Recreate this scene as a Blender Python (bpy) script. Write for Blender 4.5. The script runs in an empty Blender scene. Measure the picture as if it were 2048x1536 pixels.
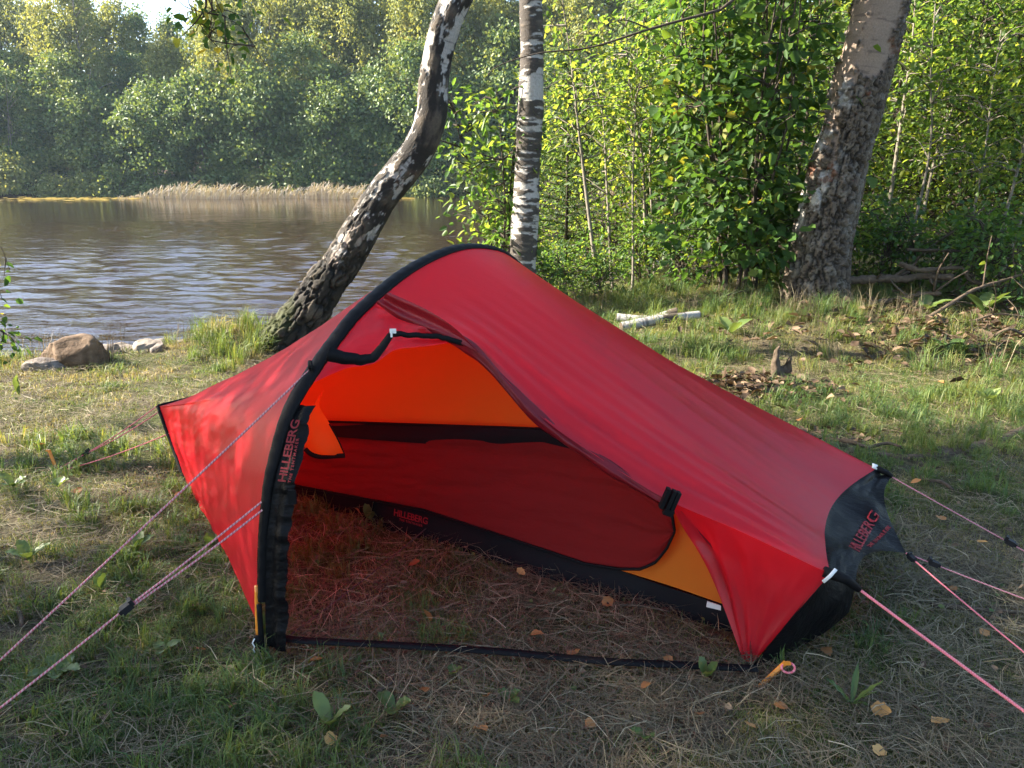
import bpy, math
import numpy as np
from mathutils import Vector, Matrix

SC = bpy.context.scene
COL = SC.collection

# ------------------------------------------------------------------ camera, sky, sun, exposure
CAM_H, FPX, HOR = 1.5, 1580.0, 348.0
PITCH = math.atan((768 - HOR) / FPX)
cam_data = bpy.data.cameras.new('camera')
cam_data.sensor_width = 36.0
cam_data.lens = 36.0 * FPX / 2048.0
cam_data.clip_start, cam_data.clip_end = 0.05, 2000.0
camera = bpy.data.objects.new('camera', cam_data)
COL.objects.link(camera)
camera.location = (0, 0, CAM_H)
camera.rotation_euler = (math.pi / 2 - PITCH, 0, 0)
SC.camera = camera

SUN_AZ, SUN_EL = math.radians(-84), math.radians(32)
world = bpy.data.worlds.new('World')
SC.world = world
world.use_nodes = True
_wn = world.node_tree.nodes
_sky = _wn.new('ShaderNodeTexSky')
_sky.sky_type = 'NISHITA'
_sky.sun_disc = False
_sky.sun_elevation = SUN_EL
_sky.sun_rotation = SUN_AZ
_sky.air_density = 1.0
_sky.dust_density = 1.2
world.node_tree.links.new(_sky.outputs[0], _wn['Background'].inputs[0])
_wn['Background'].inputs[1].default_value = 0.085

sun_data = bpy.data.lights.new('sun', 'SUN')
sun_data.energy = 5.0
sun_data.angle = math.radians(0.8)
sun_data.color = (1.0, 0.90, 0.74)
sun = bpy.data.objects.new('sun', sun_data)
COL.objects.link(sun)
TO_SUN = Vector((math.sin(SUN_AZ) * math.cos(SUN_EL), math.cos(SUN_AZ) * math.cos(SUN_EL), math.sin(SUN_EL)))
sun.rotation_euler = TO_SUN.to_track_quat('Z', 'Y').to_euler()
sun.location = (-20, 15, 20)

SC.view_settings.view_transform = 'Standard'
SC.view_settings.look = 'None'
SC.view_settings.gamma = 1.0
SC.view_settings.use_curve_mapping = False
SC.view_settings.exposure = 2.5
SC.cycles.use_denoising = True
SC.cycles.max_bounces = 6
SC.cycles.diffuse_bounces = 3
SC.cycles.transmission_bounces = 4
SC.cycles.transparent_max_bounces = 6
SC.cycles.volume_bounces = 0
SC.cycles.use_adaptive_sampling = True
SC.cycles.adaptive_threshold = 0.02
SC.cycles.caustics_reflective = False
SC.cycles.caustics_refractive = False
SC.cycles.sample_clamp_indirect = 6.0

# ------------------------------------------------------------------ small maths
RNG = np.random.default_rng(7)
_F = np.array([0, math.cos(PITCH), -math.sin(PITCH)])
_U = np.array([0, math.sin(PITCH), math.cos(PITCH)])
_R = np.array([1.0, 0, 0])
_C = np.array([0, 0, CAM_H])


def ray(x, y):
    return _F + _R * (x - 1024) / FPX + _U * (768 - y) / FPX


def at_z(x, y, z=0.0):
    d = ray(x, y)
    return _C + d * ((z - CAM_H) / d[2])


def at_y(x, y, Y):
    d = ray(x, y)
    return _C + d * (Y / d[1])


_perm = np.random.default_rng(3).permutation(4096)


def _hash(ix, iy, iz):
    return _perm[(ix + _perm[(iy + _perm[iz & 4095]) & 4095]) & 4095] / 4095.0


def vnoise(p):
    p = np.asarray(p, float)
    i = np.floor(p).astype(np.int64)
    f = p - i
    f = f * f * (3 - 2 * f)
    o = 0
    for dx in (0, 1):
        wx = f[:, 0] if dx else 1 - f[:, 0]
        for dy in (0, 1):
            wy = f[:, 1] if dy else 1 - f[:, 1]
            for dz in (0, 1):
                wz = f[:, 2] if dz else 1 - f[:, 2]
                o = o + wx * wy * wz * _hash(i[:, 0] + dx, i[:, 1] + dy, i[:, 2] + dz)
    return o


def fbm(p, octv=4):
    p = np.asarray(p, float)
    a, s, t = 0.5, 0.0, 0.0
    for k in range(octv):
        s = s + a * vnoise(p * 2 ** k + 17.3 * k)
        t += a
        a *= 0.5
    return s / t


def sstep(a, b, x):
    t = np.clip((x - a) / (b - a), 0, 1)
    return t * t * (3 - 2 * t)


def spline(pts, n):
    """Catmull-Rom through pts, n samples, even in chord length."""
    P = np.asarray(pts, float)
    Q = np.vstack([2 * P[0] - P[1], P, 2 * P[-1] - P[-2]])
    out = []
    for k in range(len(P) - 1):
        p0, p1, p2, p3 = Q[k], Q[k + 1], Q[k + 2], Q[k + 3]
        for t in np.linspace(0, 1, 24, endpoint=False):
            out.append(0.5 * ((2 * p1) + (-p0 + p2) * t + (2 * p0 - 5 * p1 + 4 * p2 - p3) * t * t + (-p0 + 3 * p1 - 3 * p2 + p3) * t ** 3))
    out.append(P[-1])
    out = np.array(out)
    d = np.r_[0, np.cumsum(np.linalg.norm(np.diff(out[:, :3], axis=0), axis=1))]
    s = np.linspace(0, d[-1], n)
    return np.stack([np.interp(s, d, out[:, k]) for k in range(out.shape[1])], 1)


# ------------------------------------------------------------------ mesh helpers
def mesh_np(name, V, Q, tint=None, smooth=True, extra=None):
    """V (n,3) floats, Q list of (m,k) int arrays; tint per vertex -> float attribute."""
    V = np.asarray(V, np.float32)
    if not isinstance(Q, (list, tuple)):
        Q = [Q]
    Q = [np.asarray(q, np.int32) for q in Q if len(q)]
    me = bpy.data.meshes.new(name)
    me.vertices.add(len(V))
    me.vertices.foreach_set('co', V.ravel())
    nl = sum(q.size for q in Q)
    nf = sum(len(q) for q in Q)
    me.loops.add(nl)
    me.polygons.add(nf)
    me.loops.foreach_set('vertex_index', np.concatenate([q.ravel() for q in Q]))
    st, cur = [], 0
    for q in Q:
        st.append(cur + np.arange(len(q)) * q.shape[1])
        cur += q.size
    me.polygons.foreach_set('loop_start', np.concatenate(st).astype(np.int32))
    me.polygons.foreach_set('use_smooth', np.full(nf, smooth))
    if tint is not None:
        a = me.attributes.new('tint', 'FLOAT', 'POINT')
        a.data.foreach_set('value', np.asarray(tint, np.float32))
    for k, val in (extra or {}).items():
        val = np.asarray(val, np.float32)
        if val.ndim == 2:
            a = me.attributes.new(k, 'FLOAT_COLOR', 'POINT')
            a.data.foreach_set('color', np.c_[val, np.ones(len(val))].astype(np.float32).ravel())
        else:
            a = me.attributes.new(k, 'FLOAT', 'POINT')
            a.data.foreach_set('value', val)
    me.update()
    me.validate()
    return me


def add(name, me, mat=None, parent=None, loc=None, **props):
    if mat is not None and len(me.materials) == 0:
        me.materials.append(mat)
    o = bpy.data.objects.new(name, me)
    COL.objects.link(o)
    if parent is not None:
        o.parent = parent
    if loc is not None:
        o.location = loc
    for k, v in props.items():
        if v is not None:
            o[k] = v
    return o


def thing(name, label, category, loc=(0, 0, 0), group=None):
    o = bpy.data.objects.new(name, None)
    COL.objects.link(o)
    o.location = loc
    o.empty_display_size = 0.1
    o['label'] = label
    o['category'] = category
    if group:
        o['group'] = group
    return o


def copy_thing(o, loc, rotz=0.0, scale=1.0, label=None, group=None):
    r = o.copy()
    COL.objects.link(r)
    r.location = loc
    r.rotation_euler = (0, 0, rotz)
    r.scale = (scale, scale, scale)
    if label:
        r['label'] = label
    if group:
        r['group'] = group
    for ch in o.children:
        c = ch.copy()
        COL.objects.link(c)
        c.parent = r
        for g in ch.children:
            d = g.copy()
            COL.objects.link(d)
            d.parent = c
    return r


class Geo:
    """collects vertices / faces / tint of ONE mesh."""

    def __init__(s):
        s.V, s.F4, s.F3, s.T, s.n = [], [], [], [], 0

    def put(s, V, F4=None, F3=None, tint=0.5):
        V = np.asarray(V, float)
        s.V.append(V)
        if F4 is not None and len(F4):
            s.F4.append(np.asarray(F4) + s.n)
        if F3 is not None and len(F3):
            s.F3.append(np.asarray(F3) + s.n)
        s.T.append(np.broadcast_to(np.asarray(tint, float), (len(V),)))
        s.n += len(V)

    def tube(s, P, r, seg=8, tint=0.5, cap=True):
        P = np.asarray(P, float)
        r = np.broadcast_to(np.asarray(r, float), (len(P),))
        V, F = tube_np(P, r, seg)
        F3 = []
        if cap:
            k = len(V)
            V = np.vstack([V, P[:1], P[-1:]])
            m = len(P)
            j = np.arange(seg)
            F3 = np.vstack([np.stack([np.full(seg, k), (j + 1) % seg, j], 1),
                            np.stack([np.full(seg, k + 1), (m - 1) * seg + j, (m - 1) * seg + (j + 1) % seg], 1)])
        s.put(V, F, F3, tint)

    def box(s, c, h, M=None, tint=0.5):
        V = np.array([[x, y, z] for x in (-1, 1) for y in (-1, 1) for z in (-1, 1)], float) * h
        if M is not None:
            V = V @ np.asarray(M).T
        s.put(V + c, [[0, 1, 3, 2], [4, 6, 7, 5], [0, 4, 5, 1], [2, 3, 7, 6], [0, 2, 6, 4], [1, 5, 7, 3]], None, tint)

    def mesh(s, name, smooth=True):
        return mesh_np(name, np.vstack(s.V), [np.vstack(s.F4) if s.F4 else [], np.vstack(s.F3) if s.F3 else []],
                       np.concatenate(s.T), smooth)


def tube_np(P, r, seg, frames=False):
    T = np.gradient(P, axis=0)
    T /= np.linalg.norm(T, axis=1)[:, None] + 1e-12
    ref = np.array([0, 0, 1.0]) if abs(T[0][2]) < 0.8 else np.array([1.0, 0, 0])
    N = np.zeros_like(P)
    n = np.cross(T[0], ref)
    n /= np.linalg.norm(n)
    for k in range(len(P)):
        n = n - T[k] * n.dot(T[k])
        n /= np.linalg.norm(n) + 1e-12
        N[k] = n
    B = np.cross(T, N)
    a = np.arange(seg) / seg * 2 * math.pi
    V = P[:, None] + r[:, None, None] * (np.cos(a)[None, :, None] * N[:, None] + np.sin(a)[None, :, None] * B[:, None])
    V = V.reshape(-1, 3)
    m = len(P)
    i, j = np.meshgrid(np.arange(m - 1), np.arange(seg), indexing='ij')
    j2 = (j + 1) % seg
    F = np.stack([i * seg + j, i * seg + j2, (i + 1) * seg + j2, (i + 1) * seg + j], -1).reshape(-1, 4)
    return V, F


def grid_faces(n, m):
    i, j = np.meshgrid(np.arange(n - 1), np.arange(m - 1), indexing='ij')
    return np.stack([i * m + j, i * m + j + 1, (i + 1) * m + j + 1, (i + 1) * m + j], -1).reshape(-1, 4)


def leaves_np(c, d, n, L, W, fold=0.25, tint=None, droop=0.0):
    """Many pointed-oval leaves: two quads each, folded on the midrib."""
    N = len(c)
    d = d / (np.linalg.norm(d, axis=1)[:, None] + 1e-9)
    sd = np.cross(d, n)
    sd /= np.linalg.norm(sd, axis=1)[:, None] + 1e-9
    n = np.cross(sd, d)
    L = np.broadcast_to(L, (N,))[:, None]
    W = np.broadcast_to(W, (N,))[:, None]
    tip = c + d * L - n * L * droop
    V = np.stack([c,
                  tip,
                  c + d * L * .28 + sd * W * .46 + n * W * fold,
                  c + d * L * .70 + sd * W * .38 + n * W * fold * .8 - n * L * droop * .5,
                  c + d * L * .28 - sd * W * .46 + n * W * fold,
                  c + d * L * .70 - sd * W * .38 + n * W * fold * .8 - n * L * droop * .5], 1).reshape(-1, 3)
    b = np.arange(N)[:, None] * 6
    F = np.vstack([b + np.array([[0, 2, 3, 1]]), b + np.array([[0, 1, 5, 4]])])
    t = np.repeat(RNG.random(N) if tint is None else tint, 6)
    return V, F, t


def rand_dirs(n, rng=RNG):
    v = rng.normal(size=(n, 3))
    return v / np.linalg.norm(v, axis=1)[:, None]


# ------------------------------------------------------------------ materials
def new_mat(name):
    m = bpy.data.materials.new(name)
    m.use_nodes = True
    nt = m.node_tree
    return m, nt.nodes, nt.links, nt.nodes['Principled BSDF'], nt.nodes['Material Output']


def ramp(N, L, fac, stops):
    r = N.new('ShaderNodeValToRGB')
    e = r.color_ramp.elements
    while len(e) < len(stops):
        e.new(0.5)
    for k, (p, c) in enumerate(stops):
        e[k].position = p
        e[k].color = (*c, 1)
    L.new(fac, r.inputs[0])
    return r.outputs[0]


def noise(N, L, scale, detail=3, vec=None, rough=0.55):
    t = N.new('ShaderNodeTexNoise')
    t.inputs['Scale'].default_value = scale
    t.inputs['Detail'].default_value = detail
    t.inputs['Roughness'].default_value = rough
    if vec is not None:
        L.new(vec, t.inputs['Vector'])
    return t.outputs['Fac']


def attr(N, name):
    a = N.new('ShaderNodeAttribute')
    a.attribute_name = name
    return a


def math_n(N, L, op, a, b):
    m = N.new('ShaderNodeMath')
    m.operation = op
    for k, v in ((0, a), (1, b)):
        if isinstance(v, (int, float)):
            m.inputs[k].default_value = v
        else:
            L.new(v, m.inputs[k])
    return m.outputs[0]


def bump(N, L, h, bsdf_input, strength=0.3, dist=0.01):
    b = N.new('ShaderNodeBump')
    b.inputs['Strength'].default_value = strength
    b.inputs['Distance'].default_value = dist
    L.new(h, b.inputs['Height'])
    for i in (bsdf_input if isinstance(bsdf_input, (list, tuple)) else [bsdf_input]):
        L.new(b.outputs[0], i)
    return b


def simple_mat(name, col, rough=0.6, spec=0.4, var=0.15, scale=30.0, metal=0.0, bump_s=0.0):
    m, N, L, P, O = new_mat(name)
    co = N.new('ShaderNodeTexCoord')
    f = noise(N, L, scale, 4, co.outputs['Object'])
    lo = tuple(c * (1 - var) for c in col)
    hi = tuple(min(1, c * (1 + var)) for c in col)
    L.new(ramp(N, L, f, [(0.25, lo), (0.75, hi)]), P.inputs['Base Color'])
    P.inputs['Roughness'].default_value = rough
    P.inputs['Specular IOR Level'].default_value = spec
    P.inputs['Metallic'].default_value = metal
    if bump_s:
        bump(N, L, f, P.inputs['Normal'], bump_s, 0.004)
    return m


def leaf_mat(name, stops, trans_gain=1.6, mix=0.45, rough=0.5, spec=0.3, patch=0.0):
    """Leaf: tinted per leaf by 'tint', reflected + transmitted light."""
    m, N, L, P, O = new_mat(name)
    t = attr(N, 'tint').outputs['Fac']
    oi = N.new('ShaderNodeObjectInfo')
    t = math_n(N, L, 'ADD', t, math_n(N, L, 'MULTIPLY', math_n(N, L, 'SUBTRACT', oi.outputs['Random'], 0.5), 0.35))
    if patch:
        g = N.new('ShaderNodeNewGeometry')
        t = math_n(N, L, 'ADD', t, math_n(N, L, 'MULTIPLY', math_n(N, L, 'SUBTRACT', noise(N, L, 1.3, 2, g.outputs['Position']), 0.5), patch))
    c = ramp(N, L, t, stops)
    L.new(c, P.inputs['Base Color'])
    P.inputs['Roughness'].default_value = rough
    P.inputs['Specular IOR Level'].default_value = spec
    tr = N.new('ShaderNodeBsdfTranslucent')
    mx = N.new('ShaderNodeMix')
    mx.data_type = 'RGBA'
    mx.blend_type = 'MULTIPLY'
    mx.inputs[0].default_value = 1.0
    L.new(c, mx.inputs[6])
    mx.inputs[7].default_value = (trans_gain * 1.15, trans_gain, trans_gain * 0.5, 1)
    L.new(mx.outputs[2], tr.inputs['Color'])
    ms = N.new('ShaderNodeMixShader')
    ms.inputs[0].default_value = mix
    L.new(P.outputs[0], ms.inputs[1])
    L.new(tr.outputs[0], ms.inputs[2])
    L.new(ms.outputs[0], O.inputs['Surface'])
    return m


def cloth_mat(name, col, trans, mix=0.35, rough=0.4, spec=0.5, wr=0.12, wscale=(6, 40, 6), weave=0.0):
    m, N, L, P, O = new_mat(name)
    co = N.new('ShaderNodeTexCoord')
    mp = N.new('ShaderNodeMapping')
    mp.inputs['Scale'].default_value = wscale
    mp.inputs['Rotation'].default_value = (0.2, 0.1, 0.57)
    L.new(co.outputs['Object'], mp.inputs['Vector'])
    f = noise(N, L, 1.0, 5, mp.outputs[0], 0.6)
    f2 = noise(N, L, 420.0, 2, co.outputs['Object'])
    lo = tuple(c * 0.97 for c in col)
    hi = tuple(min(1, c * 1.03) for c in col)
    L.new(ramp(N, L, f, [(0.3, lo), (0.7, hi)]), P.inputs['Base Color'])
    P.inputs['Roughness'].default_value = rough
    P.inputs['Specular IOR Level'].default_value = spec
    tr = N.new('ShaderNodeBsdfTranslucent')
    tr.inputs['Color'].default_value = (*trans, 1)
    h = math_n(N, L, 'ADD', f, math_n(N, L, 'MULTIPLY', f2, 0.02))
    bump(N, L, h, [P.inputs['Normal'], tr.inputs['Normal']], wr * 3, 0.02)
    ms = N.new('ShaderNodeMixShader')
    ms.inputs[0].default_value = mix
    L.new(P.outputs[0], ms.inputs[1])
    L.new(tr.outputs[0], ms.inputs[2])
    L.new(ms.outputs[0], O.inputs['Surface'])
    return m


def attr_mat(name, rough=0.85, spec=0.2, bump_scale=60.0, bump_s=0.4, dist=0.01):
    """Colour from the 'col' attribute of the mesh (bark, stone), with fine relief."""
    m, N, L, P, O = new_mat(name)
    a = attr(N, 'col')
    co = N.new('ShaderNodeTexCoord')
    f = noise(N, L, bump_scale, 5, co.outputs['Object'], 0.65)
    mx = N.new('ShaderNodeMix')
    mx.data_type = 'RGBA'
    mx.blend_type = 'MULTIPLY'
    mx.inputs[0].default_value = 0.8
    L.new(a.outputs['Color'], mx.inputs[6])
    L.new(ramp(N, L, f, [(0.3, (.62, .62, .62)), (0.7, (1.15, 1.12, 1.1))]), mx.inputs[7])
    L.new(mx.outputs[2], P.inputs['Base Color'])
    P.inputs['Roughness'].default_value = rough
    P.inputs['Specular IOR Level'].default_value = spec
    bump(N, L, f, P.inputs['Normal'], bump_s, dist)
    return m


M_RED = cloth_mat('red ripstop', (0.60, 0.018, 0.036), (1.0, 0.026, 0.028), 0.58, 0.34, 0.6, 0.02, (9, 40, 16))
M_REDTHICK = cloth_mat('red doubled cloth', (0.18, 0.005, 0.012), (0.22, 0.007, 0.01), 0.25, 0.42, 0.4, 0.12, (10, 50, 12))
M_YEL = cloth_mat('yellow inner cloth', (0.80, 0.29, 0.025), (1.0, 0.24, 0.045), 0.6, 0.6, 0.25, 0.03, (5, 9, 6))
M_DOOR = cloth_mat('dark inner netting', (0.22, 0.018, 0.018), (0.26, 0.02, 0.014), 0.4, 0.8, 0.1, 0.16, (3, 9, 14))
M_BLACK = cloth_mat('black nylon', (0.005, 0.005, 0.006), (0.006, 0.006, 0.006), 0.1, 0.42, 0.12, 0.14, (14, 60, 30))
M_TUB = cloth_mat('black groundsheet', (0.010, 0.010, 0.012), (0.01, 0.01, 0.01), 0.05, 0.6, 0.06, 0.08, (5, 20, 9))
M_SLEEVE = simple_mat('black sleeve', (0.006, 0.006, 0.007), 0.6, 0.10, 0.3, 90, bump_s=0.3)
M_PRINT = simple_mat('red print', (0.19, 0.008, 0.014), 0.6, 0.3, 0.1)
M_WHITE = simple_mat('reflective white tape', (0.72, 0.72, 0.70), 0.35, 0.5, 0.08)
M_ORANGE = simple_mat('orange anodised metal', (0.75, 0.26, 0.03), 0.35, 0.5, 0.15, 60)
M_PLASTIC = simple_mat('black plastic', (0.012, 0.012, 0.014), 0.6, 0.25, 0.2)


def cord_mat(name, c1, c2, scale):
    m, N, L, P, O = new_mat(name)
    co = attr(N, 'tint').outputs['Fac']
    fr = math_n(N, L, 'FRACT', co, 0)
    L.new(ramp(N, L, fr, [(0.35, c1), (0.6, c2)]), P.inputs['Base Color'])
    P.inputs['Roughness'].default_value = 0.75
    return m


M_CORD = cord_mat('red white cord', (0.42, 0.10, 0.13), (0.50, 0.28, 0.29), 1)
M_CORD2 = cord_mat('pink cord', (0.72, 0.14, 0.17), (0.76, 0.24, 0.27), 1)
M_CORDK = cord_mat('dark cord', (0.05, 0.02, 0.02), (0.11, 0.05, 0.05), 1)

M_GRASS = leaf_mat('grass', [(0.0, (0.29, 0.245, 0.125)), (0.16, (0.21, 0.20, 0.08)), (0.34, (0.14, 0.175, 0.05)), (0.75, (0.085, 0.145, 0.04)), (1.0, (0.06, 0.11, 0.046))], 1.6, 0.4, 0.5, 0.3, patch=1.1)
M_STRAW = leaf_mat('straw', [(0.0, (0.105, 0.08, 0.052)), (0.5, (0.19, 0.155, 0.095)), (0.85, (0.31, 0.265, 0.165)), (1.0, (0.46, 0.40, 0.27))], 1.0, 0.2, 0.6, 0.3)
M_HAZEL = leaf_mat('hazel leaf', [(0.0, (0.020, 0.048, 0.014)), (0.6, (0.038, 0.085, 0.018)), (0.9, (0.07, 0.115, 0.02)), (1.0, (0.22, 0.19, 0.03))], 3.0, 0.35, 0.6, 0.2)
M_OAK = leaf_mat('oak leaf', [(0.0, (0.028, 0.065, 0.02)), (0.6, (0.055, 0.115, 0.024)), (1.0, (0.11, 0.155, 0.03))], 2.9, 0.42, 0.45, 0.35)
M_YOUNG = leaf_mat('young leaf', [(0.0, (0.034, 0.07, 0.018)), (0.6, (0.075, 0.125, 0.026)), (1.0, (0.15, 0.175, 0.034))], 3.2, 0.5, 0.5, 0.3)
M_SPRUCE = leaf_mat('spruce needles', [(0.0, (0.02, 0.05, 0.016)), (1.0, (0.07, 0.12, 0.03))], 1.8, 0.3, 0.5, 0.3)
M_FARB = leaf_mat('far birch leaf', [(0.0, (0.13, 0.165, 0.055)), (0.5, (0.21, 0.24, 0.08)), (1.0, (0.32, 0.32, 0.12))], 1.5, 0.35, 0.55, 0.25)
M_FARD = leaf_mat('far alder leaf', [(0.0, (0.05, 0.10, 0.042)), (0.5, (0.115, 0.175, 0.06)), (1.0, (0.22, 0.26, 0.08))], 1.6, 0.3, 0.5, 0.3)
M_WEED = leaf_mat('broad weed leaf', [(0.0, (0.05, 0.09, 0.025)), (0.6, (0.085, 0.14, 0.04)), (1.0, (0.14, 0.19, 0.06))], 1.8, 0.3, 0.45, 0.4)
M_DEAD = leaf_mat('dead leaf', [(0.0, (0.16, 0.075, 0.03)), (0.5, (0.36, 0.17, 0.06)), (1.0, (0.55, 0.34, 0.12))], 1.2, 0.2, 0.6, 0.3)
M_LITTER = leaf_mat('leaf litter', [(0.0, (0.05, 0.032, 0.02)), (0.6, (0.115, 0.075, 0.046)), (1.0, (0.22, 0.155, 0.10))], 1.0, 0.15, 0.65, 0.25)
M_REED = leaf_mat('reed', [(0.0, (0.36, 0.30, 0.23)), (0.6, (0.54, 0.47, 0.38)), (1.0, (0.30, 0.30, 0.19))], 1.0, 0.3, 0.6, 0.3)
M_LILY = leaf_mat('lily pad', [(0.0, (0.30, 0.22, 0.05)), (1.0, (0.46, 0.34, 0.08))], 1.0, 0.1, 0.3, 0.5)
M_BARK = attr_mat('birch bark', 0.8, 0.25, 70.0, 0.5, 0.012)
M_STEM = simple_mat('grey brown bark', (0.055, 0.044, 0.034), 0.85, 0.2, 0.45, 25, bump_s=0.5)
M_PALESTEM = simple_mat('pale sapling bark', (0.17, 0.15, 0.12), 0.8, 0.2, 0.35, 18, bump_s=0.4)
M_DEADWOOD = simple_mat('dead wood', (0.085, 0.064, 0.046), 0.9, 0.15, 0.5, 30, bump_s=0.6)
M_FARTRUNK = simple_mat('far trunk', (0.16, 0.145, 0.12), 0.85, 0.2, 0.5, 3)
M_STONE = attr_mat('stone', 0.85, 0.25, 26.0, 0.6, 0.02)


def ground_mat():
    m, N, L, P, O = new_mat('meadow soil')
    g = N.new('ShaderNodeNewGeometry')
    f1 = noise(N, L, 1.3, 5, g.outputs['Position'])
    f2 = noise(N, L, 38.0, 5, g.outputs['Position'], 0.7)
    c1 = ramp(N, L, f2, [(0.3, (0.035, 0.027, 0.019)), (0.5, (0.085, 0.069, 0.046)), (0.72, (0.17, 0.148, 0.10))])
    c2 = ramp(N, L, f2, [(0.3, (0.03, 0.036, 0.012)), (0.7, (0.09, 0.10, 0.035))])
    mx = N.new('ShaderNodeMix')
    mx.data_type = 'RGBA'
    L.new(ramp(N, L, f1, [(0.42, (0, 0, 0)), (0.6, (1, 1, 1))]), mx.inputs[0])
    L.new(c1, mx.inputs[6])
    L.new(c2, mx.inputs[7])
    # forest floor beyond the lake
    sx = N.new('ShaderNodeSeparateXYZ')
    L.new(g.outputs['Position'], sx.inputs[0])
    mf = N.new('ShaderNodeMix')
    mf.data_type = 'RGBA'
    L.new(math_n(N, L, 'GREATER_THAN', sx.outputs[1], 45.0), mf.inputs[0])
    L.new(mx.outputs[2], mf.inputs[6])
    L.new(ramp(N, L, f1, [(0.3, (0.035, 0.022, 0.014)), (0.7, (0.075, 0.046, 0.028))]), mf.inputs[7])
    L.new(mf.outputs[2], P.inputs['Base Color'])
    P.inputs['Roughness'].default_value = 0.95
    P.inputs['Specular IOR Level'].default_value = 0.1
    bump(N, L, f2, P.inputs['Normal'], 0.9, 0.02)
    return m


def water_mat():
    m, N, L, P, O = new_mat('peat brown lake water')
    g = N.new('ShaderNodeNewGeometry')
    P.inputs['Base Color'].default_value = (0.026, 0.014, 0.010, 1)
    P.inputs['Roughness'].default_value = 0.04
    P.inputs['IOR'].default_value = 1.33
    P.inputs['Specular IOR Level'].default_value = 0.5

    def layer(sx, sy, rot, det):
        mp = N.new('ShaderNodeMapping')
        mp.inputs['Scale'].default_value = (sx, sy, 1)
        mp.inputs['Rotation'].default_value = (0, 0, rot)
        L.new(g.outputs['Position'], mp.inputs['Vector'])
        return noise(N, L, 1.0, det, mp.outputs[0], 0.55)
    a = layer(1.0, 3.6, 0.16, 3)
    b = layer(0.3, 1.0, -0.12, 2)
    c = layer(3.2, 10.0, 0.35, 3)
    h = math_n(N, L, 'ADD', math_n(N, L, 'ADD', math_n(N, L, 'MULTIPLY', a, 0.55), math_n(N, L, 'MULTIPLY', b, 1.3)), math_n(N, L, 'MULTIPLY', c, 0.42))
    # gusts: rippled and calmer areas
    gust = noise(N, L, 0.11, 2, g.outputs['Position'])
    bmp = bump(N, L, h, P.inputs['Normal'], 1.0, 0.05)
    st = N.new('ShaderNodeMapRange')
    st.inputs[1].default_value, st.inputs[2].default_value = 0.35, 0.65
    st.inputs[3].default_value, st.inputs[4].default_value = 0.4, 1.0
    L.new(gust, st.inputs[0])
    # the water lies calmer in the lee of the far shore
    sp_ = N.new('ShaderNodeSeparateXYZ')
    L.new(g.outputs['Position'], sp_.inputs[0])
    lee = N.new('ShaderNodeMapRange')
    lee.inputs[1].default_value, lee.inputs[2].default_value = 9.0, 42.0
    lee.inputs[3].default_value, lee.inputs[4].default_value = 1.0, 0.22
    L.new(sp_.outputs[1], lee.inputs[0])
    L.new(math_n(N, L, 'MULTIPLY', st.outputs[0], lee.outputs[0]), bmp.inputs['Strength'])
    return m


# ------------------------------------------------------------------ ground, lake
WATER_Z = -0.45
SHORE = np.array([(-60, -6), (-25, 2), (-12, 5.6), (-7.5, 6.9), (-4.6, 6.7), (-3.6, 6.75), (-2.9, 7.0), (-2.3, 7.7), (-1.2, 8.3),
                  (0.4, 9.9), (2.5, 12.5), (6, 14.5), (11, 16), (20, 19), (40, 30), (70, 45), (130, 60)], float)


def shore_d(x, y):
    """distance from the near shore line: > 0 over land (camera side)."""
    P = np.stack([x, y], 1)
    best = np.full(len(P), 1e9)
    sgn = np.ones(len(P))
    for a, b in zip(SHORE[:-1], SHORE[1:]):
        ab = b - a
        t = np.clip(((P - a) @ ab) / (ab @ ab), 0, 1)
        d = P - (a + t[:, None] * ab)
        dd = np.hypot(d[:, 0], d[:, 1])
        cr = ab[0] * d[:, 1] - ab[1] * d[:, 0]
        u = dd < best
        best[u] = dd[u]
        sgn[u] = np.where(cr[u] > 0, -1, 1)
    return best * sgn


def gz(x, y):
    x = np.atleast_1d(np.asarray(x, float))
    y = np.atleast_1d(np.asarray(y, float))
    d = shore_d(x, y)
    n = fbm(np.stack([x * .9, y * .9, np.zeros_like(x)], 1), 4) - .5
    n2 = fbm(np.stack([x * 5, y * 5, np.zeros_like(x) + 4], 1), 3) - .5
    z = n * .05 + n2 * .022
    z = z + .22 * sstep(5.5, 9.0, y) * sstep(0.3, 2.5, x)
    z = z + .16 * np.exp(-(((x + 2.45) / .45) ** 2 + ((y - 6.9) / .4) ** 2))
    z = z + .06 * np.exp(-(((x - 2.55) / .8) ** 2 + ((y - 4.15 - .25 * (x - 2.5)) / .09) ** 2))
    lake = -1.3 * sstep(0.25, -1.6, d) - 1.2 * sstep(-1.5, -12, d)
    z = z + lake
    far = sstep(70.5, 74, y + 2 * np.sin(x * .07) + 1.2 * np.sin(x * .23)) * 3.2 + sstep(74, 130, y) * 4.0
    return np.where(y > 60, np.minimum(z + far, 6.0), z)


def gz1(x, y):
    return float(gz(x, y)[0])


def axis(fine0, fine1, step, lo, hi):
    a = list(np.arange(fine0, fine1, step))
    s = step
    x = a[-1]
    while x < hi:
        s *= 1.22
        x += s
        a.append(min(x, hi))
    s, x = step, a[0]
    while x > lo:
        s *= 1.22
        x -= s
        a.insert(0, max(x, lo))
    return np.array(a)


gx = axis(-5.0, 6.0, 0.05, -140, 140)
gy = np.concatenate([axis(0.8, 10.5, 0.05, -25, 60), np.arange(61, 80, 1.0), np.arange(82, 200, 6.0)])
GX, GY = np.meshgrid(gx, gy, indexing='ij')
gv = np.stack([GX.ravel(), GY.ravel(), gz(GX.ravel(), GY.ravel())], 1)
ground = add('ground', mesh_np('ground', gv, grid_faces(len(gx), len(gy))[:, ::-1]), ground_mat(), kind='structure')

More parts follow.
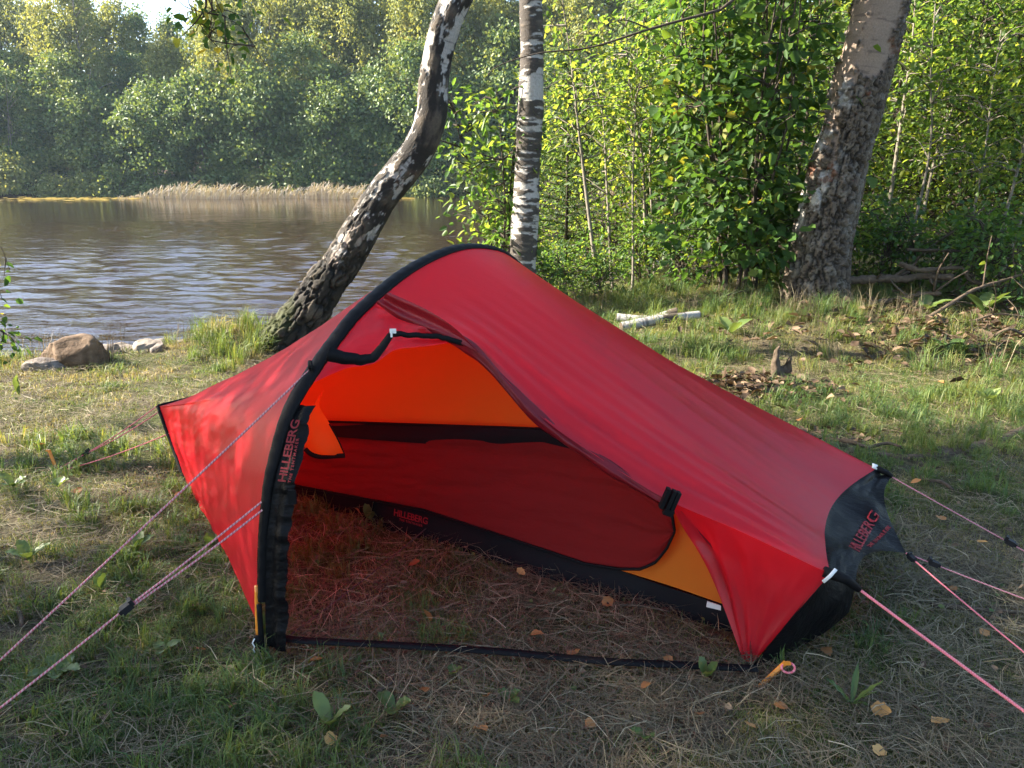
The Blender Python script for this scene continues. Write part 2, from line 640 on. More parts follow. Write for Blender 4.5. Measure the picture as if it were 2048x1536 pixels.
wx, wy = axis(-20, 8, 0.10, -139, 139), axis(6.0, 34.0, 0.075, 3, 78)
WX, WY = np.meshgrid(wx, wy, indexing='ij')
_wr = np.random.default_rng(12)
WZ = np.zeros_like(WX)
_g = fbm(np.stack([WX.ravel() * .12, WY.ravel() * .09, np.zeros(WX.size)], 1), 3).reshape(WX.shape)
for _k in range(46):                                   # wind waves: crests run across the view
    lam = 0.22 * (5.0 ** _wr.random())
    th = _wr.normal() * .45 + math.radians(80)
    kx, ky = math.cos(th) * 2 * math.pi / lam, math.sin(th) * 2 * math.pi / lam
    WZ += (.022 * lam / (2 * math.pi) * 1.0) * np.sin(kx * WX + ky * WY + _wr.random() * 6.28 + 1.5 * _g * _wr.random())
WZ *= sstep(.30, .62, _g) * .8 + .35
WZ *= sstep(44, 12, WY) * .88 + .12
WZ *= (np.abs(WX + 6) < 40)
add('lake_water', mesh_np('lake_water', np.stack([WX.ravel(), WY.ravel(), WATER_Z + WZ.ravel()], 1), grid_faces(len(wx), len(wy))[:, ::-1]), water_mat(), kind='structure')

# ------------------------------------------------------------------ the tent
T0 = np.array([-0.781, 2.239, 0.0])
TU = np.array([-.843, .538, 0.0])       # along the tent, towards its far (left) end
TV = np.array([.538, .843, 0.0])        # across, away from the camera


def T(u, v, z):
    return T0 + TU * u + TV * v + np.array([0, 0, 1.0]) * z


def TT(A):
    A = np.asarray(A, float)
    return T0 + A[:, :1] * TU + A[:, 1:2] * TV + A[:, 2:3] * np.array([[0, 0, 1.0]])


HOOP = spline([(-.012, -.02), (-.012, .12), (.012, .36), (.045, .528), (.08, .633), (.16, .783), (.278, .896), (.393, .985), (.493, 1.05),
               (.706, 1.143), (.911, 1.196), (1.105, 1.214), (1.32, 1.185), (1.476, 1.115), (1.61, 1.015), (1.78, .82), (1.93, .52), (2.0, .25), (2.02, -.02)], 260)


def hoop(t):
    """t in 0..1 by arc length -> (v, z)."""
    k = np.clip(np.asarray(t, float), 0, 1) * (len(HOOP) - 1)
    i = np.arange(len(HOOP))
    return np.stack([np.interp(k, i, HOOP[:, 0]), np.interp(k, i, HOOP[:, 1])], -1)


def hoop_t_of_z(z):
    return float(np.interp(z, HOOP[:120, 1], np.arange(120))) / (len(HOOP) - 1)


tent = thing('tunnel_tent', 'small red one-hoop tent with black pole sleeve, its front door open', 'tent', tuple(T(0, 1, 0)))
TENT_INV = Vector(tent.location)


def tpart(name, me, mat, parent=None, **kw):
    """a mesh given in world coordinates becomes a part of the tent."""
    o = add(name, me, mat, parent or tent, **kw)
    if parent is None:
        o.location = -TENT_INV
    return o


def polyline(P, n, s=None):
    P = np.asarray(P, float)
    d = np.r_[0, np.cumsum(np.linalg.norm(np.diff(P, axis=0), axis=1))]
    x = np.linspace(0, 1, n) if s is None else s
    return np.stack([np.interp(x, d / d[-1], P[:, k]) for k in range(3)], 1)


RNt, RFt, RFb, RNb = (-1.517, .834, .35), (-1.50, 1.78, .375), (-1.36, 1.90, 0.0), (-1.33, .784, 0.01)
LNb, LNt, LFt, LFb = (1.471, .756, 0.0), (1.757, .834, .35), (1.757, 1.70, .34), (1.48, 1.85, 0.0)


def loft(A, B, ns, sag, wr_amp, seed, ends=None, wr_f=(2.2, 26), fine_a=.2):
    """ruled cloth between curves A (hoop) and B (tent end), pulled slightly hollow, with tension wrinkles."""
    m = len(A)
    s = np.linspace(0, 1, ns)[:, None, None]
    S = np.broadcast_to(np.linspace(0, 1, ns)[:, None], (ns, m))
    Cc = np.broadcast_to(np.linspace(0, 1, m)[None], (ns, m))
    W = A[None] * (1 - s) + B[None] * s
    du = np.gradient(W, axis=0)
    dv = np.gradient(W, axis=1)
    n = np.cross(du, dv)
    n /= np.linalg.norm(n, axis=2)[:, :, None] + 1e-9
    mid = np.array(T(0, 1.0, 0.3))
    flip = np.sign(np.sum(n * (W - mid), axis=2))[:, :, None]
    n *= np.where(flip == 0, 1, flip)
    w = fbm(np.stack([S.ravel() * wr_f[0], Cc.ravel() * wr_f[1], np.full(S.size, seed)], 1), 3).reshape(S.shape) - .5
    fine = fbm(np.stack([S.ravel() * 9, Cc.ravel() * 40 + S.ravel() * 12, np.full(S.size, seed + 9.)], 1), 3).reshape(S.shape) - .5
    env = (4 * S * (1 - S)) ** .5
    off = -sag * 4 * S * (1 - S) + (w * wr_amp + fine * wr_amp * fine_a) * (env + .25 * S) * np.minimum(1, 4 * S * 1.0 + 0)
    return W + n * off[:, :, None]


# left half of the flysheet: hoop -> left end
tA = np.concatenate([np.linspace(hoop_t_of_z(.11), .26, 60, endpoint=False), np.linspace(.26, .74, 60, endpoint=False), np.linspace(.74, 1, 24)])
hA = hoop(tA)
A = TT(np.c_[np.full(len(tA), .03), hA[:, 0] - .0, hA[:, 1]])
eP = np.vstack([TT([LNb]), TT([LNt]), TT([LFt]), TT([LFb])])
B = np.vstack([eP[0] + (eP[1] - eP[0]) * np.linspace(0, 1, 60, endpoint=False)[:, None],
               eP[1] + (eP[2] - eP[1]) * np.linspace(0, 1, 60, endpoint=False)[:, None],
               eP[2] + (eP[3] - eP[2]) * np.linspace(0, 1, 24)[:, None]])
W = loft(A, B, 170, .010, .026, 1.5, wr_f=(2.5, 14), fine_a=.45)
tpart('flysheet_panel', mesh_np('flysheet_panel', W.reshape(-1, 3), grid_faces(*W.shape[:2])), M_RED, label='red sheet between the hoop and the far end')

g = Geo()
g.tube(polyline(eP[:2], 16), .013, 8)
g.tube(polyline(eP[1:3], 16), .009, 8)
g.tube(polyline(eP[2:], 12), .011, 8)
tpart('end_edging', g.mesh('end_edging'), M_SLEEVE)

# right half: hoop -> right end, its lower front edge is the open door's edge
P1px = (748, 600)
t1 = hoop_t_of_z(1.068)
t2 = .70
tA = np.concatenate([np.linspace(t1, t2, 70, endpoint=False), np.linspace(t2, 1, 40)])
hA = hoop(tA)
A = TT(np.c_[np.full(len(tA), -.03), hA[:, 0], hA[:, 1]])
eR = TT([RNt, RFt, RFb])
kk = np.linspace(0, 1, 70, endpoint=False)[:, None]
ridge = eR[0] + (eR[1] - eR[0]) * kk
ridge = ridge + TU * (.085 * np.sin(math.pi * kk))            # scalloped red / black seam
B = np.vstack([ridge, eR[1] + (eR[2] - eR[1]) * np.linspace(0, 1, 40)[:, None]])
W = loft(A, B, 120, .004, .013, 7.7, wr_f=(1.3, 20), fine_a=.1)
bp = [(748, 600), (860, 645), (945, 692), (1020, 770), (1100, 850), (1220, 932), (1335, 1002), (1480, 1064), (1660, 1148)]
p0, p1 = A[0], B[0]
xs = np.array([q[0] for q in bp], float)
fr = (xs - xs[0]) / (xs[-1] - xs[0])
EDGE = spline(np.array([p0] + [at_y(q[0], q[1], p0[1] + (p1[1] - p0[1]) * f ** .9) for q, f in list(zip(bp, fr))[1:-1]] + [p1]), 120)
dlt = EDGE - W[:, 0]
fall = np.exp(-np.linspace(0, 1, W.shape[1]) / .07)[None, :, None]
S = np.linspace(0, 1, 120)[:, None]
cc = np.arange(W.shape[1])[None] / W.shape[1]
folds = .010 * np.sin(cc * 165 + S * 3) * np.exp(-cc / .13) * sstep(.06, .3, S) * sstep(1.02, .8, S)
W = W + dlt[:, None] * fall + folds[:, :, None] * (np.array([0, 0, .75]) - TV * .66)
tpart('flysheet_panel', mesh_np('flysheet_panel.roof', W.reshape(-1, 3), grid_faces(*W.shape[:2])), M_RED, label='long red roof sheet sloping to the near end')
EDGE = W[:, 0].copy()

# rolled-back door cloth hanging along the opening's edge
iT = int(np.argmin(np.linalg.norm(EDGE - at_y(1335, 1002, 2.33), axis=1)))
rp = EDGE[2:iT + 1] + np.array([0, .010, -.016])
k = np.arange(len(rp))
rr = .019 * (0.75 + .35 * np.sin(k * .31) * .4 + .3 * vnoise(np.stack([k * .21, k * 0., k * 0.], 1))) * np.interp(k / len(rp), [0, .1, .85, 1], [.5, 1, 1, .45])
V, Fq = tube_np(rp, rr, 22)
ang = np.tile(np.arange(22), len(rp))
V = V + (fbm(np.stack([np.repeat(k * .06, 22), np.cos(ang * .2856) * 1.6, np.sin(ang * .2856) * 1.6], 1), 3)[:, None] - .5) * np.array([[0, .02, -.030]])
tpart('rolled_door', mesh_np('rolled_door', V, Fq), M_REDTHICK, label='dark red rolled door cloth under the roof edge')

# remaining top corner of the door with its curved zip
A0t, A1t = hoop_t_of_z(.862), t1
e = spline(np.vstack([TT(np.c_[-.03, hoop(A0t)[None]])[0], at_y(690, 738, 2.47), at_y(745, 728, 2.5), at_y(790, 700, 2.53), at_y(850, 692, 2.56), at_y(905, 686, 2.58), at_y(950, 700, 2.585)]), 50)
iB = int(np.argmin(np.linalg.norm(EDGE - at_y(950, 697, 2.58), axis=1)))
h = hoop(np.linspace(A0t, A1t, 30))
left = TT(np.c_[np.full(30, -.03), h])
top = polyline(EDGE[:iB + 1], 50) + np.array([0, .006, 0])
Sg = np.linspace(0, 1, 50)[:, None, None]
Cg = np.linspace(0, 1, 30)[None, :, None]
G = e[:, None] * (1 - Cg) + top[:, None] * Cg
lin = left[0][None] * (1 - Cg[0]) + left[-1][None] * Cg[0]
G = G + (1 - Sg) * (left - lin)[None]
wv = fbm(np.stack([np.repeat(np.linspace(0, 5, 50), 30), np.tile(np.linspace(0, 3, 30), 50), np.zeros(1500)], 1), 3).reshape(50, 30) - .5
G = G + (wv * .05 * np.minimum(1, Sg[..., 0] * 4) * np.minimum(1, (1 - Cg[..., 0]) * 4))[:, :, None] * np.array([-.3, -1, 0])
tpart('door_corner', mesh_np('door_corner', G.reshape(-1, 3), grid_faces(50, 30)), M_RED, label='translucent red top corner of the unzipped door')


def ribbon(P, w, nrm, name, mat, thick=.003, parent=None, **kw):
    P = np.asarray(P, float)
    w = np.broadcast_to(w, (len(P),))[:, None]
    t = np.gradient(P, axis=0)
    t /= np.linalg.norm(t, axis=1)[:, None] + 1e-9
    nrm = np.broadcast_to(np.asarray(nrm, float), P.shape)
    sd = np.cross(t, nrm)
    sd /= np.linalg.norm(sd, axis=1)[:, None] + 1e-9
    nn = np.cross(sd, t)
    V = np.stack([P - sd * w / 2, P + sd * w / 2, P + sd * w / 2 + nn * thick, P - sd * w / 2 + nn * thick], 1).reshape(-1, 3)
    n = len(P)
    b = np.arange(n - 1)[:, None] * 4
    F = np.vstack([b + np.array([[a, (a + 1) % 4, (a + 1) % 4 + 4, a + 4]]) for a in range(4)] + [np.array([[3, 2, 1, 0]]), np.array([[0, 1, 2, 3]]) + (n - 1) * 4])
    return tpart(name, mesh_np(name, V, F), mat, parent, **kw)


zp = [(655, 706), (690, 716), (722, 722), (748, 714), (765, 694), (783, 668), (800, 668), (850, 672), (900, 676), (950, 697), (962, 708)]
zy = np.linspace(2.40, 2.555, len(zp))
zip_o = ribbon(polyline([at_y(a, b, c) for (a, b), c in zip(zp, zy)], 70) + .004 * (fbm(np.c_[np.arange(70) * .35, np.zeros(70), np.zeros(70)], 2)[:, None] - .5) * np.array([[1, 0, 2.5]]), np.interp(np.linspace(0, 1, 70), [0, .25, .5, 1], [.046, .030, .017, .018]), (0, -1, .2), 'door_zip', M_SLEEVE)
g = Geo()
g.box(at_y(786, 662, 2.455), (.010, .004, .007))
g.box(at_y(783, 668, 2.45), (.003, .003, .010))
tpart('zip_slider', g.mesh('zip_slider', False), M_WHITE)

# doubled dark fold of the door cloth under the hoop
def edge_y(px):
    return float(np.interp(px, [748, 955], [EDGE[0][1], EDGE[iB][1]])) - .022


c1 = spline([at_y(a_, b_, edge_y(a_)) for a_, b_ in [(778, 585), (850, 618), (908, 655), (958, 706)]], 40)
c2 = spline([at_y(a_, b_, edge_y(a_)) for a_, b_ in [(752, 606), (800, 640), (872, 672), (958, 706)]], 40)
kf = np.linspace(0, 1, 14)[None, :, None]
Gd = c1[:, None] * (1 - kf) + c2[:, None] * kf + np.array([0, -1, .3]) * (.012 * np.sin(kf * 9 + np.linspace(0, 2, 40)[:, None, None])) * np.linspace(1, .1, 40)[:, None, None]
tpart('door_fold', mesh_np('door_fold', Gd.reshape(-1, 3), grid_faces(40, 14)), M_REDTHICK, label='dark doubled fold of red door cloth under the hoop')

# door cloth tied back low at the near corner
lef = spline([EDGE[iT], at_y(1372, 1060, 2.31), at_y(1405, 1110, 2.29), at_y(1432, 1165, 2.27), at_y(1462, 1245, 2.23), at_y(1490, 1328, 2.185)], 60)
rgt = polyline(np.vstack([TT([RNt]), TT([RNb])]), 60) + TV * np.zeros((60, 1))
topc = polyline(EDGE[iT:], 60)
a = np.linspace(0, 1, 60)[None, :, None]
b = np.linspace(0, 1, 60)[:, None, None]
G = lef[:, None] * (1 - a) + rgt[:, None] * a
lin = lef[0] * (1 - a[0]) + rgt[0] * a[0]
G = G + (topc - lin)[None] * (1 - b) ** 1.5
av, bv = np.broadcast_to(a[..., 0], (60, 60)), np.broadcast_to(b[..., 0], (60, 60))
theta = av * 26 + 2.5 * bv
fold = (.017 * np.sin(theta) * np.exp(-av * 2.2) + .02 * (fbm(np.stack([av.ravel() * 9, bv.ravel() * 2.2, av.ravel() * 0 + 3], 1), 3).reshape(60, 60) - .5)) * np.minimum(1, bv * 5) * (1 - .75 * bv)
G = G + fold[:, :, None] * (TU * .3 - TV)
tpart('door_flap', mesh_np('door_flap', G.reshape(-1, 3), grid_faces(60, 60)), M_RED, label='red door cloth gathered at the near corner')
# its folded inner edge, doubled and darker
hem = lef[4:] + np.array([.012, .03, 0])
hw = np.interp(np.linspace(0, 1, len(hem)), [0, .35, .75, 1], [.012, .05, .038, .012])[:, None]
Hm = np.stack([hem + _R * hw * f + np.array([0, .02 * math.sin(f * 5), 0]) - np.array([0, .03, 0]) * (f > .5) for f in np.linspace(-.2, 1, 7)], 1)
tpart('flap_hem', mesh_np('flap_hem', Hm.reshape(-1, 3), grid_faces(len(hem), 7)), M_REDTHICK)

g = Geo()
tp = EDGE[iT] + np.array([0, -.02, 0])
Mz = Matrix.Rotation(.35, 3, 'Y')
for dx in (-.012, .006, .02):
    g.box(tp + np.array([dx, -.006, .012 - dx * .4]), (.006, .012, .034), np.array(Mz))
g.box(tp + np.array([.0, -.012, -.028]), (.016, .010, .010), np.array(Mz))
tpart('door_tie', g.mesh('door_tie', False), M_SLEEVE)

# pole sleeve over the hoop
tS = np.linspace(hoop_t_of_z(.20), .985, 220)
hS = hoop(tS)
ctr = TT(np.c_[np.zeros(220), hS])
tan = np.gradient(ctr, axis=0)
tan /= np.linalg.norm(tan, axis=1)[:, None]
nr = np.cross(tan, TU)
nr *= np.where(np.sum(nr * (ctr - T(0, 1, .3)), 1) > 0, 1, -1)[:, None]
aa = np.arange(16) / 16 * 2 * math.pi
gath = 1 + .10 * np.sin(np.arange(220) * 1.9)[:, None] * 1.0
ru = np.interp(tS, [0, .12, .25, .5, 1], [.009, .010, .020, .022, .02])[:, None] * np.ones(16)
V = ctr[:, None] + (np.cos(aa)[None] * ru)[:, :, None] * TU * 1.45 + (np.sin(aa)[None] * .015 * gath + .004)[:, :, None] * nr[:, None]
i_, j_ = np.meshgrid(np.arange(219), np.arange(16), indexing='ij')
Fq = np.stack([i_ * 16 + j_, i_ * 16 + (j_ + 1) % 16, (i_ + 1) * 16 + (j_ + 1) % 16, (i_ + 1) * 16 + j_], -1).reshape(-1, 4)
sleeve = tpart('pole_sleeve', mesh_np('pole_sleeve', V.reshape(-1, 3), Fq), M_SLEEVE)

# black zip flap hanging inside the hoop on the near side
tb = np.linspace(hoop_t_of_z(.045), hoop_t_of_z(.80), 90)
hb = hoop(tb)
bw = np.interp(hb[:, 1], [0, .3, .62, .8], [.070, .070, .085, .060])
rip = .018 * (fbm(np.stack([np.arange(90) * .30, np.zeros(90), np.zeros(90)], 1), 3) - .5)
lo = TT(np.c_[np.full(90, -.012), hb[:, 0] - .004, hb[:, 1]])
cols = []
for q in np.linspace(0, 1, 9):
    cols.append(lo - TU * (bw * q)[:, None] + TV * (q * .02 + rip * q * 2.2 + .006 * math.sin(q * 7))[:, None] + np.array([0, 0, 1.0]) * (rip * q)[:, None] * .5)
Zb = np.stack(cols, 1)
zf = tpart('zip_flap', mesh_np('zip_flap', Zb.reshape(-1, 3), grid_faces(90, 9)), M_BLACK, label='black flap along the hoop below the sleeve')

# the orange pole end and buckle strap at the near foot
g = Geo()
pf = TT(np.c_[np.zeros(12) + .03, hoop(np.linspace(0, hoop_t_of_z(.24), 12))])
pf[:, 2] = np.linspace(-.03, .24, 12)
g.tube(pf, .008, 10)
tpart('pole_end', g.mesh('pole_end'), M_ORANGE)
g = Geo()
ps = np.linspace(T(.005, -.02, .19), T(.0, -.03, -.01), 8)
g.tube(ps, .009, 8)
g.box(T(.004, -.04, .07), (.009, .006, .02))
tpart('foot_strap', g.mesh('foot_strap'), M_SLEEVE)
g = Geo()
g.tube([T(.004, -.05, .085), T(.010, -.055, .07), T(.0, -.055, .06), T(.008, -.055, .05), T(.001, -.055, .038)], .0022, 6)
tpart('buckle', g.mesh('buckle'), M_WHITE)

# inner tent: leaning front wall
def IW(u, z, off=0.0):
    u, z = np.asarray(u, float), np.asarray(z, float)
    v = .93 + .2095 * z + off + .25 * np.maximum(0, z - .85) ** 1.0
    return T0 + u[..., None] * TU + v[..., None] * TV + z[..., None] * np.array([0, 0, 1.0])


def tub_top(u):
    return np.interp(u, [-1.35, -1.15, -.66, .1, .94, 1.3], [.085, .085, .106, .135, .075, .08])


nu, nz = 110, 50
uu = np.linspace(-1.33, 1.33, nu)
zt = np.interp(np.abs(uu), [0, .35, 1.35], [1.08, .98, .30])
zz = tub_top(uu)[:, None] + (zt - tub_top(uu))[:, None] * np.linspace(0, 1, nz)[None]
UU = np.broadcast_to(uu[:, None], zz.shape)
wob = .03 * (fbm(np.stack([UU.ravel() * 2.2 + zz.ravel(), zz.ravel() * 3, UU.ravel() * 0], 1), 3).reshape(zz.shape) - .5)
tpart('inner_wall', mesh_np('inner_wall', IW(UU, zz, wob).reshape(-1, 3), grid_faces(nu, nz)), M_YEL, label='yellow inner tent wall, glowing orange at the top')

dk = np.linspace(0, 1, 120)
ub = np.linspace(1.12, -.985, 120)
dlo = np.interp(ub, [-.985, -.965, -.93, -.88, -.8, -.665, -.6, .1, .94, 1.2], [.30, .235, .18, .145, .125, .109, .112, .139, .08, .085])
dhi = np.interp(ub, [-.985, -.97, -.94, -.8, -.43, .75, 1.2], [.31, .36, .42, .53, .565, .403, .36])
nr_ = 46
zz = dlo[:, None] + (dhi - dlo)[:, None] * np.linspace(0, 1, nr_)[None]
UU = np.broadcast_to(ub[:, None], zz.shape)
tt = np.broadcast_to(np.linspace(0, 1, nr_)[None], zz.shape)
fl = .085 * (fbm(np.stack([UU.ravel() * 1.6, tt.ravel() * 4.5 + UU.ravel() * .8, UU.ravel() * 0 + 5], 1), 3).reshape(zz.shape) - .5) * np.sin(math.pi * tt) ** .7
fl += .012 * np.sin(tt * 24 + UU * 2.2) * sstep(.45, .95, tt) * (1 - tt) ** .4
tpart('inner_door', mesh_np('inner_door', IW(UU, zz, -.035 - np.abs(fl)).reshape(-1, 3), grid_faces(120, nr_)), M_DOOR, label='dark maroon inner door with zip edge')
kb = np.linspace(0, 1, 8)[None]
bh = np.interp(ub, [-.985, -.9, -.4, .9, 1.2], [.0, .05, .09, .055, .05])
zz = dhi[:, None] - bh[:, None] * (1 - kb)
UU = np.broadcast_to(ub[:, None], zz.shape)
tpart('inner_door_band', mesh_np('inner_door_band', IW(UU, zz, -.046 - .012 * np.sin(kb * 3.1 + UU * 3)).reshape(-1, 3), grid_faces(120, 8)), M_TUB, label='black band along the top of the inner door')
g = Geo()
edge = np.vstack([IW(ub, dlo, -.042), IW(ub[::-1], dhi[::-1], -.042)])
g.tube(edge, .0055, 6)
tpart('inner_door_zip', g.mesh('inner_door_zip'), M_SLEEVE)

# black groundsheet wall of the inner tent
zz = np.linspace(-.02, 1, 14)[None] * tub_top(uu)[:, None]
UU = np.broadcast_to(uu[:, None], zz.shape)
wob = .03 * (fbm(np.stack([UU.ravel() * 4, zz.ravel() * 9, UU.ravel() * 0 + 8], 1), 3).reshape(zz.shape) - .5)
tpart('groundsheet', mesh_np('groundsheet', IW(UU, zz, wob - .012).reshape(-1, 3), grid_faces(nu, 14)), M_TUB)
fl4 = np.array([IW(np.array(-1.3), np.array(0.015)), IW(np.array(1.3), np.array(0.015)), T(1.35, 1.78, .03), T(-1.3, 1.78, .03)])
tpart('groundsheet_floor', mesh_np('groundsheet_floor', np.vstack([fl4, fl4 - [0, 0, .012]]), [np.array([[0, 1, 2, 3], [7, 6, 5, 4], [0, 4, 5, 1], [1, 5, 6, 2], [2, 6, 7, 3], [3, 7, 4, 0]])], smooth=False), M_TUB)
# care label at the seam
c4 = [at_y(1415, 1203, 2.36), at_y(1442, 1212, 2.352), at_y(1442, 1221, 2.352), at_y(1413, 1214, 2.36)]
c4 = np.array(c4)
tpart('care_label', mesh_np('care_label', np.vstack([c4, c4 + [0, .004, 0]]), [np.array([[3, 2, 1, 0], [4, 5, 6, 7], [0, 1, 5, 4], [1, 2, 6, 5], [2, 3, 7, 6], [3, 0, 4, 7]])], smooth=False), M_WHITE)

# loose orange corner of the inner door
fp = spline([at_y(a, b, 3.02) for a, b in [(648, 780), (628, 805), (612, 835), (606, 868), (610, 895), (636, 912), (690, 910)]], 40)
fi = spline([at_y(a, b, 3.06) for a, b in [(648, 780), (640, 800), (640, 815), (655, 840), (668, 862), (680, 885), (690, 910)]], 40)
k9 = np.linspace(0, 1, 12)[None, :, None]
Gf = fp[:, None] * (1 - k9) + fi[:, None] * k9 + np.array([0, -1, 0]) * (.03 * np.sin(math.pi * k9))
ff = tpart('inner_door_fold', mesh_np('inner_door_fold', Gf.reshape(-1, 3), grid_faces(40, 12)), M_YEL, label='orange loose corner of the inner door')
g = Geo()
g.tube(fp[24:] + np.array([0, -.006, 0]), .010, 8)
g.tube(fi[20:] + np.array([0, -.006, 0]), .003, 6)
tpart('fold_edging', g.mesh('fold_edging'), M_SLEEVE)

# near end: black wall, vent hood, corner struts
hood_tip = np.array(T(-1.672, 1.36, .235))
seam = eR[0] + (eR[1] - eR[0]) * np.linspace(0, 1, 40)[:, None] + TU * (.085 * np.sin(math.pi * np.linspace(0, 1, 40)[:, None]))
cornN, cornF = np.array(T(-1.585, .87, .315)), np.array(T(-1.555, 1.80, .345))
outer = np.vstack([cornN + (hood_tip - cornN) * np.linspace(0, 1, 20, endpoint=False)[:, None] + np.array([0, 0, .035]) * np.sin(math.pi * np.linspace(0, 1, 20, endpoint=False))[:, None] + TU * .05 * np.sin(math.pi * np.linspace(0, 1, 20, endpoint=False))[:, None],
                   hood_tip + (cornF - hood_tip) * np.linspace(0, 1, 20)[:, None] + (np.array([0, 0, .03]) + TU * .05) * np.sin(math.pi * np.linspace(0, 1, 20))[:, None]])
kq = np.linspace(0, 1, 26)[:, None, None]
Hd = seam[None] * (1 - kq) + outer[None] * kq
n1 = fbm(np.stack([np.repeat(np.linspace(0, 2, 26), 40), np.tile(np.linspace(0, 9, 40), 26), np.zeros(1040)], 1), 4).reshape(26, 40) - .5
Hd = Hd + (n1 * .06 * np.sin(math.pi * kq[..., 0]) ** .6)[:, :, None] * (np.array([0, 0, .8]) - TU * .5)
vent = tpart('vent_hood', mesh_np('vent_hood', Hd.reshape(-1, 3), grid_faces(26, 40)), M_BLACK, label='black vent hood with red lettering at the near end')

# end wall below the hood
wt = seam + np.array([0, 0, -.006]) + TU * .012
wb = polyline(np.vstack([at_z(1500, 1338, .0), at_z(1548, 1338, .0), at_z(1605, 1292, .02), at_z(1655, 1262, .05), at_z(1698, 1226, .08), T(-1.52, 1.25, .12), T(-1.47, 1.55, .08), T(*RFb)]), 40)
kq = np.linspace(0, 1, 22)[:, None, None]
Ew = wt[None] * (1 - kq) + wb[None] * kq
n1 = fbm(np.stack([np.repeat(np.linspace(0, 2, 22), 40), np.tile(np.linspace(0, 12, 40), 22), np.zeros(880) + 3], 1), 4).reshape(22, 40) - .5
Ew = Ew - (n1 * .05 * np.sin(math.pi * kq[..., 0]))[:, :, None] * TU * np.minimum(1, np.arange(40) / 6.0)[None, :, None] - TU * (.05 * np.sin(math.pi * kq)) * np.minimum(1, np.arange(40) / 10.0)[None, :, None]
tpart('end_wall', mesh_np('end_wall', Ew.reshape(-1, 3), grid_faces(22, 40)), M_BLACK, label='black vented wall under the hood')
g = Geo()
g.tube([T(-1.50, .83, .355), T(-1.56, .855, .335), cornN + np.array([.012, 0, -.012])], [.017, .015, .011], 10)
tpart('corner_strut', g.mesh('corner_strut'), M_SLEEVE)
g = Geo()
g.tube([T(-1.49, 1.78, .378), T(-1.535, 1.795, .36), cornF], [.012, .012, .009], 10)
tpart('corner_strut', g.mesh('corner_strut.f'), M_SLEEVE)
ribbon(np.array([at_y(1646, 1164, 2.10), at_y(1660, 1152, 2.10), at_y(1672, 1138, 2.105)]), .010, (0, -.8, .6), 'reflective_tape', M_WHITE)
ribbon(np.array([at_y(1744, 931, 2.93), at_y(1754, 935, 2.93)]), .02, (0, -.8, .6), 'reflective_tape', M_WHITE)

# strap along the open doorway, on the grass
sp = spline([at_z(548, 1272, .06), at_z(600, 1281, .065), at_z(760, 1289, .06), at_z(980, 1302, .058), at_z(1200, 1322, .055), at_z(1360, 1330, .05), at_z(1515, 1338, .05)], 60)
ribbon(sp, .023, (0, -.5, 1), 'door_strap', M_SLEEVE)


def cord(name, P, r, mat, turns, parent=None, seg=8, **kw):
    P = np.asarray(P, float)
    L = np.r_[0, np.cumsum(np.linalg.norm(np.diff(P, axis=0), axis=1))]
    n = int(max(8, min(900, L[-1] * turns * 3)))
    s = np.linspace(0, L[-1], n)
    Q = np.stack([np.interp(s, L, P[:, k]) for k in range(3)], 1)
    V, F = tube_np(Q, np.full(n, r), seg)
    tn = np.repeat(s * turns, seg) + np.tile(np.arange(seg) / seg, n)
    me = mesh_np(name, V, F, tn)
    return tpart(name, me, mat, parent, **kw)


def runner(P, d, parent, size=1.0):
    g = Geo()
    d = np.asarray(d, float) / np.linalg.norm(d)
    sd = np.cross(d, [0, 0, 1.0])
    sd /= np.linalg.norm(sd)
    up = np.cross(sd, d)
    M = np.stack([d, sd, up], 1)
    g.box(P, np.array([.013, .010, .008]) * size, M)
    g.box(P + d * .014 * size, np.array([.005, .006, .005]) * size, M)
    g.box(P - d * .014 * size + up * .006 * size, np.array([.004, .010, .008]) * size, M)
    return tpart('line_runner', g.mesh('line_runner', False), M_PLASTIC, parent)


def sagline(a, b, sag=.01, n=14):
    a, b = np.asarray(a), np.asarray(b)
    s = np.linspace(0, 1, n)[:, None]
    return a * (1 - s) + b * s - np.array([0, 0, sag]) * 4 * s * (1 - s)


def hp(z, du=0.0):
    return np.array(T(du, *(hoop(hoop_t_of_z(z)) + np.array([-.025, 0]))))


# guy lines of the near side
a1 = hp(.897, .0)
q1 = at_z(-160, 1467, 0.0)
cord('guy_line', sagline(a1, q1, .006), .0034, M_CORD, 90)
g = Geo()
g.tube([a1 + [0, -.0, .025], a1 + [0.004, -.02, .012], a1], .007, 6)
g.tube([a1 + [0.006, -.012, .03], a1 + [0.012, -.024, .0]], .004, 6)
tpart('guy_loop', g.mesh('guy_loop'), M_SLEEVE)
a2 = hp(.525, .0)
q2 = at_z(-180, 1555, 0.0)
r2 = np.array(at_y(255, 1230, 2.02))
f2 = (r2[1] - a2[1]) / (q2[1] - a2[1])
r2 = a2 + (q2 - a2) * f2
cord('guy_line', sagline(a2 + [0, 0, -.0], r2, .003), .0032, M_CORD, 90)
lower = cord('guy_line', np.vstack([sagline(a2 + [.004, -.01, -.022], r2 + [0, 0, -.006], .006), sagline(r2, q2, .003)]), .0032, M_CORD, 90)
runner(r2, q2 - a2, lower, 1.25)
# guy lines of the far end
e1 = np.array(T(*LNt)) + TU * .01
pg = at_z(122, 934, 0.02)
r3 = at_y(172, 907, 3.98)
g1 = cord('guy_line', sagline(e1, r3, .01), .0028, M_CORD2, 60)
cord('guy_line', np.vstack([sagline(e1 + [0, 0, -.035], r3, .012), sagline(r3, pg, 0)]), .0028, M_CORD2, 60)
runner(r3, pg - e1, g1, 1.3)
cord('guy_line', sagline(at_y(340, 866, 3.80), at_z(135, 938, .015), .012), .0027, M_CORD2, 60)
